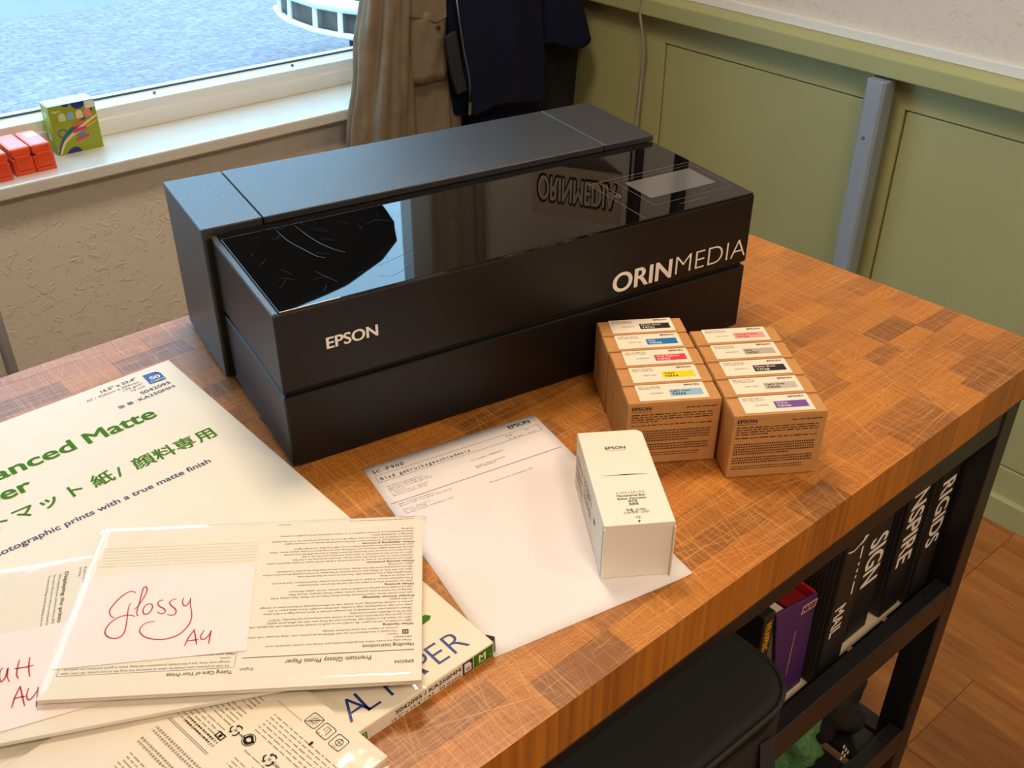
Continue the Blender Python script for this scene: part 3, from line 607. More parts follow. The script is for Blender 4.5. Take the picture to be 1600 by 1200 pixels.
t.rect(.0565, .0205, .0570, .0275).rect(.0565, .0205, .0615, .0209).rect(.0612, .0205, .0616, .025).text('30 - 70%', .0575, .0283, w=.006, h=.0012).rect(.0587, .0220, .0590, .0255)
t.disc(.0437, .0243, .0032, 0, 24, .0027).stroke([(.0410, .0243), (.0437, .0243), (.0464, .0243)], .0004).stroke([(.0437, .0216), (.0437, .0243), (.0437, .027)], .0004).text('0 - 30°C', .0400, .0287, w=.006, h=.0011)
def recycle(cx, cy, s, word, wx):
    for k in range(3):
        a = k * 2 * math.pi / 3 + .5
        def pt(r, b): return (cx + s * r * math.cos(a + b), cy + s * r * math.sin(a + b))
        t.stroke([pt(1, -.75), pt(1.05, -.35), pt(.95, .05), pt(.85, .45)], s * .26)
        t.flat([pt(1.25, .42), pt(.45, .42), pt(.85, .85)])
    t.text(word, cx, cy - s * .2, h=s * .42, align='c', bold=.02).text(wx, cx - s * 1.6, cy - s * .3, h=s * .55, align='c', rot=0)
recycle(.1115, .0690, .0046, '05', 'PP'); recycle(.0711, .0684, .0050, '22', 'PPC')
t.disc(.0968, .0679, .0056, 0, 28, .0050); t.stroke([(.0925, .066), (.0950, .0705), (.0985, .0705), (.1005, .068)], .0026); t.stroke([(.1008, .0695), (.0985, .0650), (.0955, .0655), (.0935, .0675)], .0022)
t.build('care_symbols', M_text_k, ip, (0, 0, .0056))
sleeve(0, .222, -.002, .310, .0066, .001, ip, 3.1)
# middle pack: matt
zB = zA + .0072
mp = thing('photo_paper_pack', 'clear sleeve of matt photo paper with Displaying the printouts text, partly under the glossy pack', 'paper pack', (-.3439, -.1901, zB), R(-25.8), 'packs of photo paper in clear sleeves')
MB().box(-.055, .238, .008, .204, 0, .0040).build('paper_stack', M_sheet, mp, bevel=.0004, seg=1)
t = MB().text('Displaying the printouts', .0262, .189, w=.0735, h=.0034, bold=.02, rot=R(-90))
for k, s in enumerate(('When displaying your printouts indoors, EPSON', 'the colors. Be sure to dry your printouts for a', 'To prevent fading, avoid displaying your print')): t.text(s, .0215 - k * .0045, .1875, w=.066, h=.0021, rot=R(-90))
t.text('If you print a', .0425, .1915, w=.028, h=.0021, rot=R(-90)).text('printing.', .0385, .1915, w=.012, h=.0021, rot=R(-90)).fine(.05, .09, .20, .19, .004, seed=77, fill=.3)
t.build('printed_text', M_text_g, mp, (0, 0, .0043))
sleeve(-.062, .250, 0, .2105, .0056, .0005, mp, 8.7)
mn = thing('paper_note', 'pale pink note handwritten Matt A4 in red pen', 'note', (-.3439, -.1901, zB), R(-25.8), 'handwritten paper notes')
MB().prism([(-.05, .012), (.070, .0285), (.0575, .1265), (-.055, .1205)], .0044, .0047).build('note_sheet', mat('note_paper', 'f4e4e0', .7), mn)
ST2 = {'M1': [(-28, 66), (-26, 78), (-25, 92)], 'M2': [(-25, 92), (-22, 80), (-19, 92)], 'M3': [(-19, 92), (-17, 80), (-15, 68)], 'a': [(-10.0, 84.2), (-11.9, 81.5), (-11.5, 74.0), (-9.3, 69.2), (-7.0, 73.9), (-6.4, 83.3), (-5.5, 73.5), (-3.1, 67.6)], 't1': [(1.4, 90.0), (1.0, 81.4), (1.3, 73.9), (3.4, 69.1)], 't2': [(9.0, 90.7), (9.7, 79.2), (11.7, 69.1)], 'tb': [(-1.2, 80.9), (6.5, 80.5), (13.3, 80.9)], 'A1': [(2.2, 39.8), (3.1, 49.6), (5.7, 60.8)], 'A2': [(5.7, 60.8), (8.6, 50.2), (11.7, 39.3)], 'A3': [(2.0, 48.9), (7.5, 49.5), (10.8, 49.2)], '41': [(12.4, 57.4), (11.9, 49.4), (14.0, 44.8), (16.6, 47.1), (19.6, 53.5)], '42': [(19.5, 56.7), (20.1, 43.2), (20.6, 36.1)]}
t = MB()
for s in ST2.values(): t.stroke([(x / 1000, y / 1000) for x, y in s], .0013)
t.build('handwriting', M_red_pen, mn, (0, 0, .0049))
# top pack: glossy, text upside down towards the camera
zC = zB + .0060
GA = 2.5093
gp = thing('photo_paper_pack', 'clear sleeve of glossy photo paper with upside-down handling instructions, topmost of the stack', 'paper pack', (.0516, -.1809, zC), GA, 'packs of photo paper in clear sleeves')
MB().box(.003, .299, .003, .2005, 0, .0052).build('paper_stack', M_sheet, gp, bevel=.0004, seg=1)
MB().box(.0035, .2985, .0035, .2015, .0054, .0057).build('cover_sheet', mat('cover_paper', 'e8dfcc', .6), gp)
t = MB().text('EPSON', .0095, .1800, w=.0152, h=.0030, bold=.02).text('Premium Glossy Photo Paper', .0436, .1735, w=.0688, h=.0048, bold=.008).text('English', .137, .1800, w=.0102, h=.0028)
t.rect(.0093, .1690, .1468, .1697).text('Handling Instructions', .0097, .1620, w=.0415, h=.0036, bold=.014)
def lines(L, x, y, p, wmax, h=.0021):
    for s in L:
        if s.startswith('#'): t.text(s[1:], x, y, w=.00185 * len(s), h=h * 1.1, bold=.02)
        elif s: t.text(s, x + (.0015 if s[0] != '|' else 0), y, w=min(wmax, wmax * len(s) / 104), h=h)
        y -= p
lines(['When using this media, follow the guidelines below and consult your printer manual for more', 'information.'], .0097, .1578, .0036, .136)
t.text('Caution:', .0225, .1508, w=.0095, h=.0020).frame(.0140, .1470, .0192, .1521, .0012).rect(.0160, .1483, .0172, .1510)
t.text('This media is manufactured for use with EPSON ink jet printers only. Using this paper with other', .0235, .1474, w=.1225, h=.0021).text('printers or copiers may cause hardware damage.', .0235, .1440, w=.062, h=.0021)
lines(['#When handling', '❏Do not fold or roll the paper. Be careful not to scuff or scratch the printable side (the glossy side)', '❏Do not touch the printable side. Moisture and oils from your skin can affect print quality.', '❏You should only use this print media only at normal room temperature and humidity: 15-25°C', '  (59-77°F) at 40-60% relative humidity.', '❏Return unused paper immediately to the package and seal it. Store the package in a dark place,', '  away from high temperatures, high humidity, and direct sunlight. If you leave paper in the', '  printer or outside the package, print quality may be affected because of discoloration or damage', '  to the paper.',
       '#Printer Driver Settings', '❏In your printer driver, select Premium Glossy Photo Paper as the Media Type setting. If the', '  setting is not listed in your printer driver, select Photo Quality Glossy Film.', '❏If a printable area setting is available in your printer driver, select Minimum.',
       '#When printing', '❏For the maximum amount of paper you can load see the printer documentation.', '  If the maximum amount of paper is not defined in your printer documentation, load and print', '  one sheet at a time.', '❏The glossy side is the printable side. You cannot print on the reverse side.', '❏Do not roll, fold, or flatten any curled portion of the paper to avoid cracking the printed surface', '❏If you are printing more than two sheets, remove each printed from the printer immediately', '  after printing.',
       '#When storing printouts', '❏Dry your printouts for at least 15 minutes and put a sheet of plain paper or other absorbent paper', '  between them to stack them. For best results, dry your printouts for a full day.', '❏Do not touch the printed side or stack your printouts until the ink is dry.', '❏To prevent your printouts from becoming discolored, faded, or blurred, EPSON recommends', '  placing absorbent paper between your printouts and storing them in a clear plastic folder. Place', '  your printouts away from extreme temperatures, high humidity, and bright lights.',
       '#When displaying printouts', '❏When displaying your printouts indoors, EPSON recommends placing your printouts in glass', '  frames to preserve the colors in your image. Be sure to dry your printouts for a full day before', '  framing or displaying them.', '❏Avoid displaying your printouts outdoors or in a place exposed to direct sunlight to prevent', '  fading.'], .0098, .1398, .00362, .137)
t.text('Copyright © 2003 SEIKO EPSON CORPORATION. All rights reserved.', .0106, .0068, w=.061, h=.0014).text('Printed in Japan', .0106, .0040, w=.014, h=.0013).text('4046690-00', .125, .0078, w=.012, h=.0014)
t.text('Taking Care of Your Prints', .1529, .1815, w=.0512, h=.0036, bold=.014).frame(.1520, .1240, .2903, .1788, .0003)
t.text('As with all photos, care should be taken to preserve the long life of your prints. All color dyes', .1561, .1755, w=.1314, h=.0023).text('change over time, but a few simple precautions will keep them in good condition for years to', .1561, .1715, w=.1300, h=.0023).text('come.', .1561, .1675, w=.009, h=.0023).text('Make sure your prints are completely dry', .1535, .1632, w=.062, h=.0024, bold=.012)
t.rect(.1520, .0670, .2903, .0673)
t.build('printed_text', mat('pack_ink', '57493a', .65), gp, (0, 0, .0059))
MB().fine(.152, .026, .290, .058, .0040, seed=31, fill=.35, word=(3, 9)).build('show_through_print', mat('faded_ink', 'e3d9c4', .7), gp, (0, 0, .00585))
sleeve(-.001, .3028, -.001, .2062, .0076, .0003, gp, 1.3, amp=.0006, edge=.004)
gn = thing('paper_note', 'pale pink note handwritten Glossy A4 in red pen', 'note', (.0516, -.1809, zC), GA, 'handwritten paper notes')
MB().prism([(.1448, .1620), (.1510, .0604), (.2955, .0675), (.2955, .1715)][::-1], .0060, .0063).build('note_sheet', mat('note_paper', 'f4e4e0', .7), gn)
ST = {'G': [(249.1, 90.1), (251.6, 88.2), (255.6, 88.5), (260.4, 93.6), (264.4, 101.9), (266.2, 108.7), (265.2, 113.6), (262.5, 117.2), (260.1, 118.4)], 'G2': [(250.8, 102.1), (251.2, 107.0), (250.3, 114.0), (249.0, 122.2), (247.9, 133.1), (248.9, 138.9), (252.6, 141.6), (258.0, 140.9), (262.3, 137.4), (264.0, 133.3), (263.4, 127.3), (260.5, 121.5), (255.6, 117.4), (250.0, 116.0), (245.9, 116.7), (243.3, 118.3)], 'l': [(245.9, 110.1), (243.2, 104.7), (241.1, 96.3), (240.1, 89.2), (240.9, 84.8), (242.6, 82.9), (243.9, 84.6), (243.9, 90.4), (243.3, 101.9), (243.1, 111.7), (241.9, 116.6), (240.3, 117.1)], 'o': [(235.9, 103.8), (237.8, 106.5), (238.3, 110.6), (237.1, 114.8), (234.6, 116.1), (232.1, 113.8), (231.0, 109.0), (232.0, 105.4), (234.3, 103.9), (236.1, 104.9)], 's1': [(223.5, 100.4), (226.4, 100.9), (227.6, 103.6), (225.6, 107.3), (221.5, 110.1), (219.3, 113.3), (220.2, 116.0), (223.3, 115.8), (225.7, 113.5)], 's2': [(212.6, 99.7), (215.5, 100.2), (217.7, 103.3), (215.6, 107.3), (211.8, 111.0), (210.1, 114.6), (210.9, 118.0), (213.8, 118.5), (217.0, 117.3)], 'y1': [(206.7, 98.7), (207.1, 102.9), (205.5, 107.2), (203.3, 108.4), (201.4, 105.4), (200.7, 99.8)], 'y2': [(200.9, 98.8), (199.6, 107.6), (196.8, 116.2), (195.7, 124.5), (197.2, 132.5), (202.4, 140.8), (211.2, 145.0), (220.9, 145.0), (229.3, 142.0), (234.4, 137.3), (235.9, 133.2), (234.7, 128.6), (231.0, 125.5), (225.3, 124.8)], 'A1': [(195.5, 153.8), (193.9, 144.6), (190.6, 136.3)], 'A2': [(191.1, 136.2), (188.7, 143.7), (186.0, 152.9)], 'A3': [(194.3, 148.5), (185.6, 147.5)], '41': [(182.5, 137.5), (184.1, 142.7), (183.8, 146.6), (180.8, 147.5), (177.7, 143.1), (176.7, 138.5)], '42': [(176.8, 138.1), (176.7, 145.8), (176.4, 152.9)]}
t = MB()
for s in ST.values(): t.stroke([(x / 1000, y / 1000) for x, y in s], .0012)
t.build('handwriting', M_red_pen, gn, (0, 0, .0065))

# ------------------------------------------------------------------ things on the sill
ch = thing('chalk_box', 'green chalk box with coloured chalk windows on the window sill', 'box', (.258, 1.4620, .765), -.012)
cw, cd, chh = .100, .050, .107
M_lime = mat('lime_card', '8f9a1e', .45)
MB().box(0, cw, 0, cd, 0, chh).build('box_body', M_lime, ch, bevel=.0012)
MB().prism([(.0, .0), (cw, 0), (cw, cd), (0, cd)], 0, .0004).build('top_face', mat('pale_cyan_card', 'b9dfe0', .4), ch, (0, 0, chh))
def cf(name, mb_, m_, d=.0003): return mb_.build(name, m_, ch, (0, -d, 0), (R(90), 0, 0))
for k, (c_, x0) in enumerate((('b9c98e', .018), ('8ba3b4', .036), ('dcc48a', .055), ('e07a6c', .073))):
    cf('chalk_window', MB().flat([(x0, .072), (x0 + .015, .072), (x0 + .015, .084), (x0 + .0115, .0895), (x0 + .004, .0895), (x0, .084)]), mat('chalk_' + c_, c_, .7), .0005)
for P_ in ([(.048, .1065), (.078, .1065), (.076, .098), (.069, .0925), (.058, .093), (.052, .098)], [(.018, 0.0005), (.052, .0005), (.048, .009), (.038, .0135), (.026, .009)], [(.030, .1065), (.046, .1065), (.042, .101), (.034, .101)]):
    cf('blue_shape', MB().flat(P_), mat('box_blue', '1e2f7a', .45), .0004)
cf('teal_stripe', MB().stroke([(.004, .004), (.016, .030), (.035, .048), (.060, .062), (.092, .088)], .008), mat('box_teal', '1d5f6e', .45), .0004)
cf('cream_stripe', MB().stroke([(.006, .002), (.020, .026), (.040, .040), (.070, .058), (.099, .072)], .006), mat('box_cream', 'dcc69a', .45), .00045)
cf('yellow_stripe', MB().stroke([(.045, .040), (.07, .050), (.099, .062)], .004), mat('box_yellow', 'e0a81a', .45), .00055)
cf('price_label', MB().rect(.078, .090, .0985, .1055), mat('box_label', 'd8d4d0', .5), .0006)
cf('word_block', MB().flat([(.044, .055), (.068, .059), (.068, .067), (.044, .063)]), mat('box_orange', 'e2582c', .45), .0007)
cf('word_block', MB().flat([(.042, .042), (.072, .047), (.072, .054), (.042, .050)]), mat('box_pink', 'c4356a', .45), .0007)
cf('word_block', MB().flat([(.050, .033), (.066, .036), (.066, .042), (.050, .039)]), mat('box_sky', '3a86b0', .45), .0007)
cf('word_block', MB().flat([(.046, .024), (.074, .030), (.074, .036), (.046, .031)]), mat('box_pink', 'c4356a', .45), .0007)
cf('badge', MB().disc(.0195, .0465, .010, 0, 24, .0075), mat('badge_grey', '4a5a8a', .5), .0006)
cf('count_text', MB().text('15pcs', .006, .0925, w=.018, h=.0055, bold=.02), M_white_ink, .0006)
MB().disc(.025, .085, .007).flat([(.014, .030), (.036, .030), (.025, .052)]).build('side_print', mat('side_white', 'c8d4c4', .5), ch, (-.0004, cd, 0), (R(90), 0, R(-90)))
M_or = mat('orange_plastic', 'd8481a', .38)
M_or2 = mat('orange_plastic_lid', 'e0552a', .3)
for k, (x, y, tail) in enumerate(((.190, 1.3985, 'next to the chalk box'), (.1475, 1.4000, 'in the middle of the three'), (.098, 1.3900, 'at the left edge of the view'))):
    t = thing('orange_case', 'small orange plastic hinged case on the sill %s' % tail, 'plastic case', (x, y, .765), R(1), 'orange plastic cases on the sill')
    MB().box(0, .0425, .0, .105, 0, .034).build('case_body', M_or, t, bevel=.004, seg=3)
    MB().box(.001, .0415, .001, .104, .0365, .0565).build('case_lid', M_or2, t, bevel=.005, seg=3)
    MB().box(.004, .0385, .004, .1, .030, .040).build('hinge_core', mat('orange_core', '9a2c10', .5), t)
    MB().box(.005, .0375, -.0022, .004, .009, .040).build('clasp', M_or, t, bevel=.0018, seg=2)
    MB().box(.001, .0415, -.003, .004, .0, .0072).build('foot_lip', M_or, t, bevel=.0015)
    if k == 0: MB().rect(.012, .055, .036, .085).build('sticker', mat('pale_sticker', 'cfe6e4', .4), t, (0, 0, .0568))

# ------------------------------------------------------------------ hanging clothes
def drape(levels, folds, seed=0, nphi=96, nv=56, rough=.03, cap=True):
    m = MB(); n = len(levels) - 1
    for j in range(nv + 1):
        f = j / nv * n; i = min(int(f), n - 1); t_ = f - i; t_ = t_ * t_ * (3 - 2 * t_) * .5 + t_ * .5
        z, cx, cy, a, b = (levels[i][q] * (1 - t_) + levels[i + 1][q] * t_ for q in range(5)); vv = j / nv
        for k in range(nphi):
            p = 2 * math.pi * k / nphi
            r = 1 + sum(am * (.35 + .65 * vv) * math.sin(kk * p + ph + dr * vv) for kk, am, ph, dr in folds) + rough * noise.noise(Vector((math.cos(p) * 2, math.sin(p) * 2, z * 9 + seed)))
            m.v.append((cx + a * r * math.cos(p), cy + b * r * math.sin(p), z + .012 * math.sin(3 * p + seed) * (vv > .9) * (vv - .9) * 10))
    for j in range(nv):
        for k in range(nphi):
            m.f.append((j * nphi + k, (j + 1) * nphi + k, (j + 1) * nphi + (k + 1) % nphi, j * nphi + (k + 1) % nphi))
    if cap: m.f += [tuple(range(nphi)), tuple(range(nv * nphi + nphi - 1, nv * nphi - 1, -1))]
    m.mi = [0] * len(m.f); return m
M_beige = mat('beige_cotton', '736551', .9, var=.12, vscale=25, bump=.35, bscale=70)
M_navyc = mat('navy_cloth', '0c1228', .9, spec=.2, bump=.3, bscale=60)
M_blackc = mat('black_cloth', '08080a', .9, bump=.2, bscale=200)
rk = thing('coat_rack', 'dark wooden coat rack board with hooks above the hanging jackets', 'coat rack', (1.40, 1.362, 1.55), BA)
MB().box(-.26, .26, -.02, 0, -.04, .04).build('board', mat('rack_wood', '3a2a1c', .5), rk, bevel=.003)
for x in (-.2, 0, .2): MB().tube([(x, -.02, .01), (x, -.06, .0), (x, -.075, -.03), (x, -.09, -.01)], .005, 8).build('hook', M_black, rk, smooth=True)
bj = thing('beige_jacket', 'beige cotton work jacket with flap pocket hanging beside the window', 'jacket', (0, 0, 0))
drape([(1.53, 1.10, 1.315, .07, .04), (1.42, 1.11, 1.30, .13, .05), (1.0, 1.115, 1.295, .10, .052), (.72, 1.115, 1.292, .105, .056), (.56, 1.115, 1.29, .11, .06)],
      [(9, .05, .4, 1.0), (14, .035, 1.3, -1.5), (5, .05, 2.2, .5)], 1, rough=.08).build('jacket_body', M_beige, bj, smooth=True)
sl = [(1.46, 1.055, 1.27, .05, .05), (1.25, 1.015, 1.26, .055, .05), (1.03, .990, 1.25, .058, .05), (.87, .965, 1.245, .066, .05), (.71, .945, 1.24, .082, .052), (.56, .94, 1.24, .085, .055)]
drape(sl, [(7, .13, 1.0, 2.6), (11, .08, .2, -3.0), (4, .09, .6, 2.5)], 4, rough=.16).build('sleeve', M_beige, bj, smooth=True)
pk = MB()
for j in range(9):
    for i in range(9):
        pk.v.append((1.037 + .104 * i / 8, 1.228 + .006 * ((i - 4) / 4) ** 2 + .003 * math.sin(i * 1.3 + j), .990 - .165 * j / 8 - .004 * i / 8))
pk.f = [(j * 9 + i, (j + 1) * 9 + i, (j + 1) * 9 + i + 1, j * 9 + i + 1) for j in range(8) for i in range(8)]; pk.mi = [0] * 64
pkt = pk.build('pocket', M_beige, bj, smooth=True); q = pkt.modifiers.new('s', 'SOLIDIFY'); q.thickness = .007; q.offset = 1
MB().prism([(1.034, .985), (1.068, .975), (1.112, .960), (1.142, .968), (1.142, 1.05), (1.034, 1.05)], 0, .006).build('pocket_flap', M_beige, bj, (0, 1.226, 0), (R(90), 0, 0), bevel=.002)
MB().tube([(1.116, 1.218, .948), (1.116, 1.222, .948)], .006, 14).build('button', mat('button_brown', '4a3a28', .4), bj)
MB().tube([(1.116, 1.216, .948), (1.116, 1.219, .948)], .0025, 10).build('button', M_black, bj)
nj = thing('navy_jacket', 'navy zip jacket hanging in the corner by the green wall', 'jacket', (0, 0, 0))
drape([(1.53, 1.30, 1.29, .08, .04), (1.40, 1.31, 1.27, .19, .055), (1.0, 1.305, 1.255, .168, .065), (.85, 1.315, 1.252, .160, .068), (.725, 1.325, 1.25, .145, .07)],
      [(8, .10, .9, .8), (13, .03, .3, 1.0), (5, .08, 1.1, -.6)], 7).build('jacket_body', M_navyc, nj, smooth=True)
drape([(1.46, 1.47, 1.27, .055, .05), (1.2, 1.50, 1.265, .07, .055), (.95, 1.525, 1.255, .075, .055), (.84, 1.548, 1.25, .090, .06)], [(6, .05, .2, 1.0)], 9, nv=30).build('sleeve', M_navyc, nj, smooth=True)
drape([(.9, 1.375, 1.31, .13, .028), (.72, 1.380, 1.305, .135, .03), (.5, 1.38, 1.305, .14, .032)], [(7, .06, .2, 1.0)], 12, nv=24).build('lining', M_navyc, nj, smooth=True)
MB().tube([(1.150, 1.192, 1.02), (1.155, 1.188, .96), (1.164, 1.185, .89), (1.176, 1.182, .83), (1.178, 1.181, .80), (1.175, 1.182, .765)], .0022, 6).build('zipper', mat('zip_metal', '6d7078', .35, .6), nj, smooth=True)
MB().tube([(1.176, 1.180, .765), (1.172, 1.178, .735)], .004, 6).build('zip_pull', mat('zip_metal', '6d7078', .35, .6), nj)
MB().prism([(1.118, .93), (1.150, .94), (1.165, .86), (1.180, .79), (1.150, .785), (1.132, .84)], 0, .01).build('front_edge', mat('navy_lining', '1a1c26', .8), nj, (0, 1.205, 0), (R(90), 0, 0), bevel=.003)
bt = thing('black_trousers', 'black trousers hanging beneath the navy jacket sleeve', 'trousers', (0, 0, 0))
drape([(1.46, 1.53, 1.335, .05, .015), (.95, 1.580, 1.320, .078, .022), (.80, 1.588, 1.315, .082, .026), (.65, 1.578, 1.313, .078, .026), (.42, 1.57, 1.313, .07, .026)], [(5, .06, .3, 1.0)], 15, nv=36).build('trouser_leg', M_blackc, bt, smooth=True)
drape([(.98, 1.235, 1.33, .055, .02), (.70, 1.225, 1.33, .05, .022), (.42, 1.22, 1.33, .05, .022)], [(5, .06, .8, 1.0)], 17, nv=24).build('trouser_leg', M_blackc, bt, smooth=True)
MB().prism([(1.482, .772), (1.492, .776), (1.496, .732), (1.490, .737)], 0, .001).build('care_tag', mat('tag_white', 'c9c9c4', .6), bt, (0, 1.290, 0), (R(90), 0, 0))

# ------------------------------------------------------------------ along the walls
cb = tag(MB().tube([(1.652, 1.056, 1.7), (1.650, 1.055, 1.2), (1.632, 1.054, .985), (1.630, 1.050, .93), (1.655, 1.049, .84), (1.658, 1.058, .70), (1.660, 1.062, .60), (1.668, 1.062, .30), (1.668, 1.05, .012)], .0042, 8).build('wall_cable', mat('cable_grey', '9a958c', .5), smooth=True), 'thin grey cable hanging down in front of the green panelling', 'cable')
ps = tag(MB().prism([(1.618, .331), (1.624, .325), (1.660, .325), (1.660, .373), (1.624, .373), (1.618, .367)], 0, .926).build('grey_post', mat('grey_paint', '8b98a2', .45, var=.04, vscale=14), bevel=.0015), 'grey painted wooden post standing against the green wall', 'post')
MB().tube([(1.6185, .352, .80), (1.6165, .352, .80)], .004, 8).build('knot_plug', mat('plug', '585e62', .6), ps)
pp = thing('heating_pipe', 'grey vertical heating pipe in front of the plaster wall', 'pipe', (.017, 1.335, 0))
MB().tube([(0, 0, 0), (0, 0, .4), (0, 0, .736)], .012, 14).build('pipe', mat('pipe_grey', '8a8d90', .4), pp, smooth=True)
for z in (.25, .6): MB().box(-.014, .014, -.004, .064, z - .008, z + .008).build('bracket', M_white, pp, bevel=.002)

# upper wall things, seen mirrored in the printer lid
sg = thing('wall_sign', 'tan sign board with outlined lettering hung high across the corner', 'sign', (1.610, 1.235, 1.795), math.atan2(-.23, .13))
MB().box(-.135, .135, 0, .012, -.085, .075).build('board', mat('sign_tan', 'b8a68a', .6), sg, bevel=.002)
MB().text('ORINMEDIA', 0, -.052, w=.25, h=.085, bold=.11, align='c').build('letter_outline', M_text_k, sg, (0, -.0006, 0), (R(90), 0, 0))
MB().text('ORINMEDIA', 0, -.048, w=.238, h=.076, bold=.03, align='c').build('lettering', mat('sign_letter', 'd8c8ac', .6), sg, (0, -.0012, 0), (R(90), 0, 0))
for y, w_ in ((1.058, 'by the corner'), (.897, 'nearer the grey post')):
    tag(MB().box(1.655, 1.680, y - .016, y + .016, 1.25, 2.3).build('shelf_upright', M_black, bevel=.002), 'black steel shelf upright high on the plaster wall %s' % w_, 'shelf upright', 'wall shelf uprights')
cu = tag(drape([(2.35, 1.235, 1.315, .085, .03), (1.9, 1.235, 1.315, .085, .03), (1.6, 1.235, 1.315, .08, .028)], [(9, .12, .3, .3)], 21, nv=20).build('curtain', mat('curtain_taupe', '8d8072', .9), smooth=True), 'taupe folded curtain hanging high beside the window', 'curtain')

dj = thing('dark_jacket', 'dark navy jacket hung high in front of the window pane', 'jacket', (0, 0, 0))
drape([(1.96, .60, 1.455, .10, .03), (1.945, .60, 1.455, .36, .04), (1.915, .60, 1.455, .45, .045), (1.87, .605, 1.455, .50, .045), (1.81, .60, 1.455, .50, .045), (1.74, .575, 1.455, .475, .045), (1.66, .54, 1.455, .44, .045), (1.58, .52, 1.455, .42, .045)], [(9, .03, .3, 1.2), (15, .02, 1.3, -1.0)], 31, nv=40).build('jacket_body', mat('slate_cloth', '1e2733', .8), dj, smooth=True)
MB().tube([(.60, 1.455, 1.96), (.60, 1.455, 2.02), (.60, 1.46, 2.06), (.60, 1.535, 2.08), (.60, 1.55, 2.06)], .004, 8).build('hanger_hook', M_black, dj, smooth=True)

# ------------------------------------------------------------------ shelf contents
M_bind = mat('binder_black', '1b1918', .5, bump=.08, bscale=300)
SHZ = .4785
def binder(name_txt, x0, x1, y0, z1, txt, cap, cx, label, h0=SHZ):
    t = thing('sample_binder', label, 'binder', (x0, y0, h0), 0, 'sample binders on the shelf')
    W_ = x1 - x0
    MB().box(0, W_, 0, .24, 0, z1 - h0).build('cover', M_bind, t, bevel=.003)
    MB().box(-.0008, .001, .006, .232, .004, z1 - h0 - .004).build('comb_side', mat('comb_grey', '38322c', .5), t)
    p = MB()
    for k in range(int((z1 - h0 - .01) / .0058)):
        for c_ in range(20):
            y = .010 + c_ * .0058; z = .008 + k * .0058
            p.add([(-.001, y - .0019, z - .0017), (-.001, y + .0019, z - .0017), (-.001, y + .0019, z + .0017), (-.001, y - .0019, z + .0017)], [(0, 3, 2, 1)])
    p.build('comb_holes', M_dark, t, kind='stuff')
    za, zb = txt
    MB().text(name_txt, 0, 0, w=za - zb, h=cap, bold=.03).build('spine_lettering', M_white_ink, t, (cx - x0 - cap / 2, -.0004, za - h0), (R(90), R(90), 0))
    return t
binder('RIGIDS', .770, .815, -.357, .745, (.708, .588), .034, .790, 'black sample binder with white lettering right beside the table leg')
binder('INSPIRE', .717, .766, -.345, .745, (.716, .571), .038, .744, 'black sample binder with white lettering, second from the table leg')
binder('SIGN', .636, .692, -.340, .735, (.667, .579), .041, .665, 'black sample binder with white lettering, third from the table leg')
b4 = binder('MAIL', .541, .594, -.360, .735, (.619, .566), .024, .560, 'black sample binder with white arrow mark next to the purple binder')
t = MB().stroke([(.004, .240), (.018, .236), (.034, .243)], .0028).flat([(.031, .236), (.046, .247), (.037, .250)])
for a, b in ((.150, .172), (.178, .183), (.188, .194), (.200, .205), (.212, .232)): t.rect(.036, a, .0395, b)
t.build('arrow_mark', M_white_ink, b4, (0, -.0005, 0), (R(90), 0, 0))
pb = thing('purple_binder', 'purple ring binder with red lining on the shelf', 'binder', (.477, -.343, SHZ + .0012), 0)
pt_ = R(0)
M_pur = mat('purple_cover', '4a2560', .5)
MB().add([(-.038, 0, .190), (.050, 0, .170), (.057, 0, 0), (.0, 0, 0), (-.038, .004, .190), (.050, .004, .170), (.057, .004, 0), (.0, .004, 0)], [(3, 2, 1, 0), (4, 5, 6, 7), (0, 1, 5, 4), (1, 2, 6, 5), (2, 3, 7, 6), (3, 0, 4, 7)]).build('spine', M_pur, pb, bevel=.0015)
MB().add([(.053, .003, 0), (.057, .003, 0), (.057, .15, 0), (.053, .15, 0), (.046, .003, .171), (.050, .003, .171), (.050, .15, .180), (.046, .15, .180)], [(3, 2, 1, 0), (4, 5, 6, 7), (0, 1, 5, 4), (1, 2, 6, 5), (2, 3, 7, 6), (3, 0, 4, 7)]).build('side_cover', mat('binder_red', 'b0181e', .45), pb)
MB().box(.010, .045, .006, .15, .0, .160).build('lining', mat('binder_red2', '7a1216', .5), pb)
MB().add([(.0, .008, 0), (.012, .008, 0), (.012, .15, 0), (.0, .15, 0), (-.034, .008, .182), (-.012, .008, .178), (-.012, .15, .178), (-.034, .15, .182)], [(3, 2, 1, 0), (4, 5, 6, 7), (0, 1, 5, 4), (1, 2, 6, 5), (2, 3, 7, 6), (3, 0, 4, 7)]).build('pages', mat('binder_paper', 'cdbfa4', .7), pb)
MB().tube([(-.006, .03, .168), (.002, .03, .180), (.012, .03, .162)], .0015, 6).build('ring', mat('ring_steel', '9a9488', .3, 1), pb)
MB().rect(-.003, .150, .029, .164).build('logo_patch', mat('logo_peach', 'd8a088', .5), pb, (0, -.0004, .004), (R(90), R(8), 0))
MB().text('NEXIS', .013, .1525, w=.027, h=.009, bold=.05, align='c').build('logo_text', M_pur, pb, (0, -.0007, .004), (R(90), R(8), 0))
MB().text('www.wraps-graphics.com', 0, 0, w=.082, h=.0042, bold=.01).build('spine_text', mat('logo_peach', 'd8a088', .5), pb, (.012, -.0005, .129), (R(90), R(90), 0))
yb = thing('slim_binder', 'slim dark binder with yellow lettering beside the black case', 'binder', (.4145, -.343, SHZ), 0)
MB().box(0, .0220, 0, .2, 0, .2).build('cover', M_bind, yb, bevel=.002)
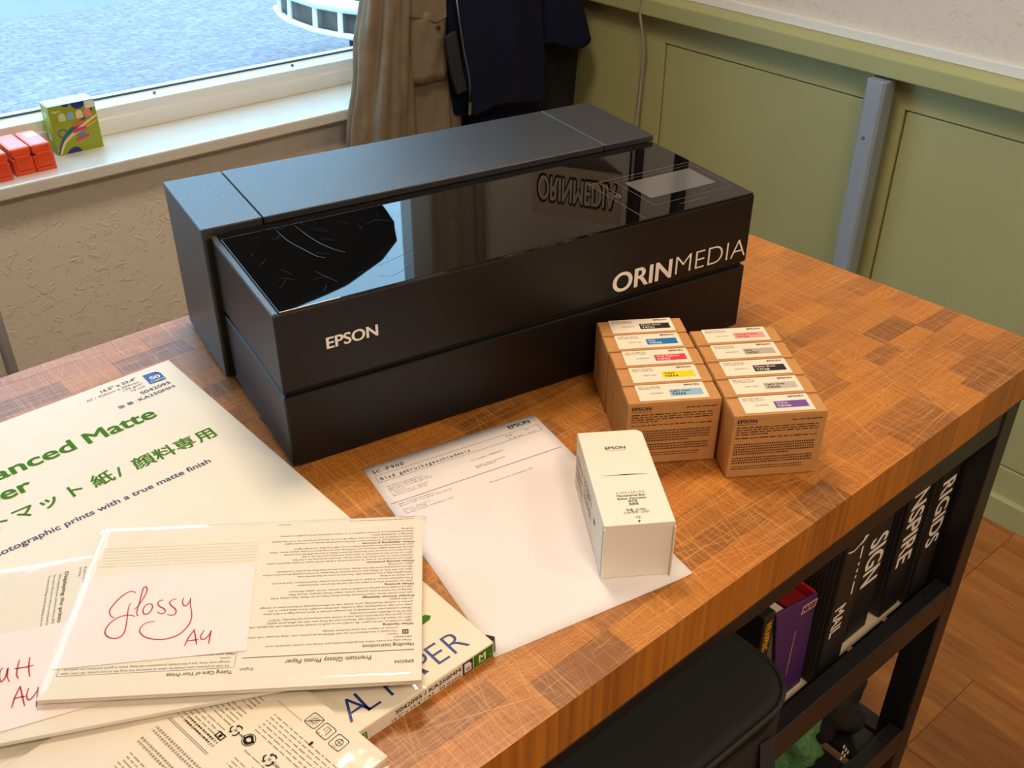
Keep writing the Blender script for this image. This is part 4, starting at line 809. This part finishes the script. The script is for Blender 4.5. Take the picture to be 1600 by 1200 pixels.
MB().text('WRAPPING', 0, 0, w=.052, h=.0125, bold=.04).build('spine_lettering', mat('yellow_print', 'd09a1e', .5), yb, (.0045, -.0004, .190), (R(90), R(90), 0))
tag(MB().box(.44, .80, -.3495, -.12, .4780, .4787).build('backing_sheet', mat('cream_sheet', 'cfc0a2', .7)), 'cream card sheet lying under the binders on the shelf', 'card')
# black camera case
bg_ = thing('black_case', 'soft black zipped case with rounded corners on the shelf', 'case', (.12, -.30, .513), 0)
def rrect(x0, x1, y0, y1, r, n=8):
    P = []
    for cx, cy, a0 in ((x1 - r, y1 - r, 0), (x0 + r, y1 - r, 90), (x0 + r, y0 + r, 180), (x1 - r, y0 + r, 270)):
        P += [(cx + r * math.cos(R(a0 + k * 90 / n)), cy + r * math.sin(R(a0 + k * 90 / n))) for k in range(n + 1)]
    return P
M_case = mat('case_fabric', '121212', .8, bump=.2, bscale=700)
OUT = rrect(-.36, .222, -.148, .16, .055)
MB().prism(OUT, 0, .172).build('case_body', M_case, bg_, bevel=.006, seg=3)
MB().prism([(x * .985, y * .985) for x, y in OUT], .176, .206).build('case_lid', M_case, bg_, bevel=.012, seg=4)
MB().prism([(x * .985, y * .985) for x, y in OUT], .170, .178).build('zip_band', mat('zip_black', '060606', .5), bg_)
MB().tube([(x * .992, y * .992, .198) for x, y in OUT], .0035, 8, closed=True).build('piping', mat('piping_black', '1c1c1c', .6), bg_, smooth=True)
MB().tube([(.04, -.152, .174), (.05, -.158, .170), (.062, -.160, .160), (.055, -.158, .150)], .004, 8).build('zip_pull', mat('zip_black', '060606', .5), bg_, smooth=True)
MB().add([(.15, -.150, .165), (.172, -.152, .165), (.178, -.160, .09), (.160, -.158, .02), (.142, -.156, .02), (.155, -.158, .09)], [(0, 5, 2, 1), (5, 4, 3, 2)]).build('strap', mat('strap_grey', '26262c', .8), bg_)
# lower shelf clothing
def lump(cx, cy, cz, a, b, c_, seed, amp, n=40, k=5):
    m = MB()
    for j in range(n // 2 + 1):
        th = math.pi * j / (n // 2)
        for i in range(n):
            p = 2 * math.pi * i / n; d = Vector((math.sin(th) * math.cos(p), math.sin(th) * math.sin(p), math.cos(th)))
            r = 1 + amp * noise.noise(d * k * .45 + Vector((seed, 0, 0))) + amp * .6 * abs(noise.noise(d * k + Vector((0, seed, 0))))
            m.v.append((cx + a * d.x * r, cy + b * d.y * r, max(cz + c_ * d.z * r, .1555)))
    m.f = [(j * n + i, (j + 1) * n + i, (j + 1) * n + (i + 1) % n, j * n + (i + 1) % n) for j in range(n // 2) for i in range(n)]; m.mi = [0] * len(m.f); return m
tag(lump(.640, -.262, .225, .052, .07, .075, 2.0, .45).build('green_knit', mat('green_knit_wool', '4c7a48', .9, bump=.8, bscale=160, var=.3, vscale=120), smooth=True), 'green knitted garment bundled on the lower shelf', 'garment')
bc = thing('black_garment', 'crumpled black garment with white dot emblem on the lower shelf', 'garment', (0, 0, 0))
lump(.757, -.262, .21, .062, .07, .075, 5.0, .35).build('garment_body', mat('black_garment', '16130f', .85), bc, smooth=True)
d = MB()
for r_ in range(3):
    for k in range(3 - r_): d.disc(k * .009 + r_ * .0045, r_ * .009, .0034, 0, 10)
d.build('dot_emblem', M_white_ink, bc, (.722, -.346, .158), (R(75), 0, 0))
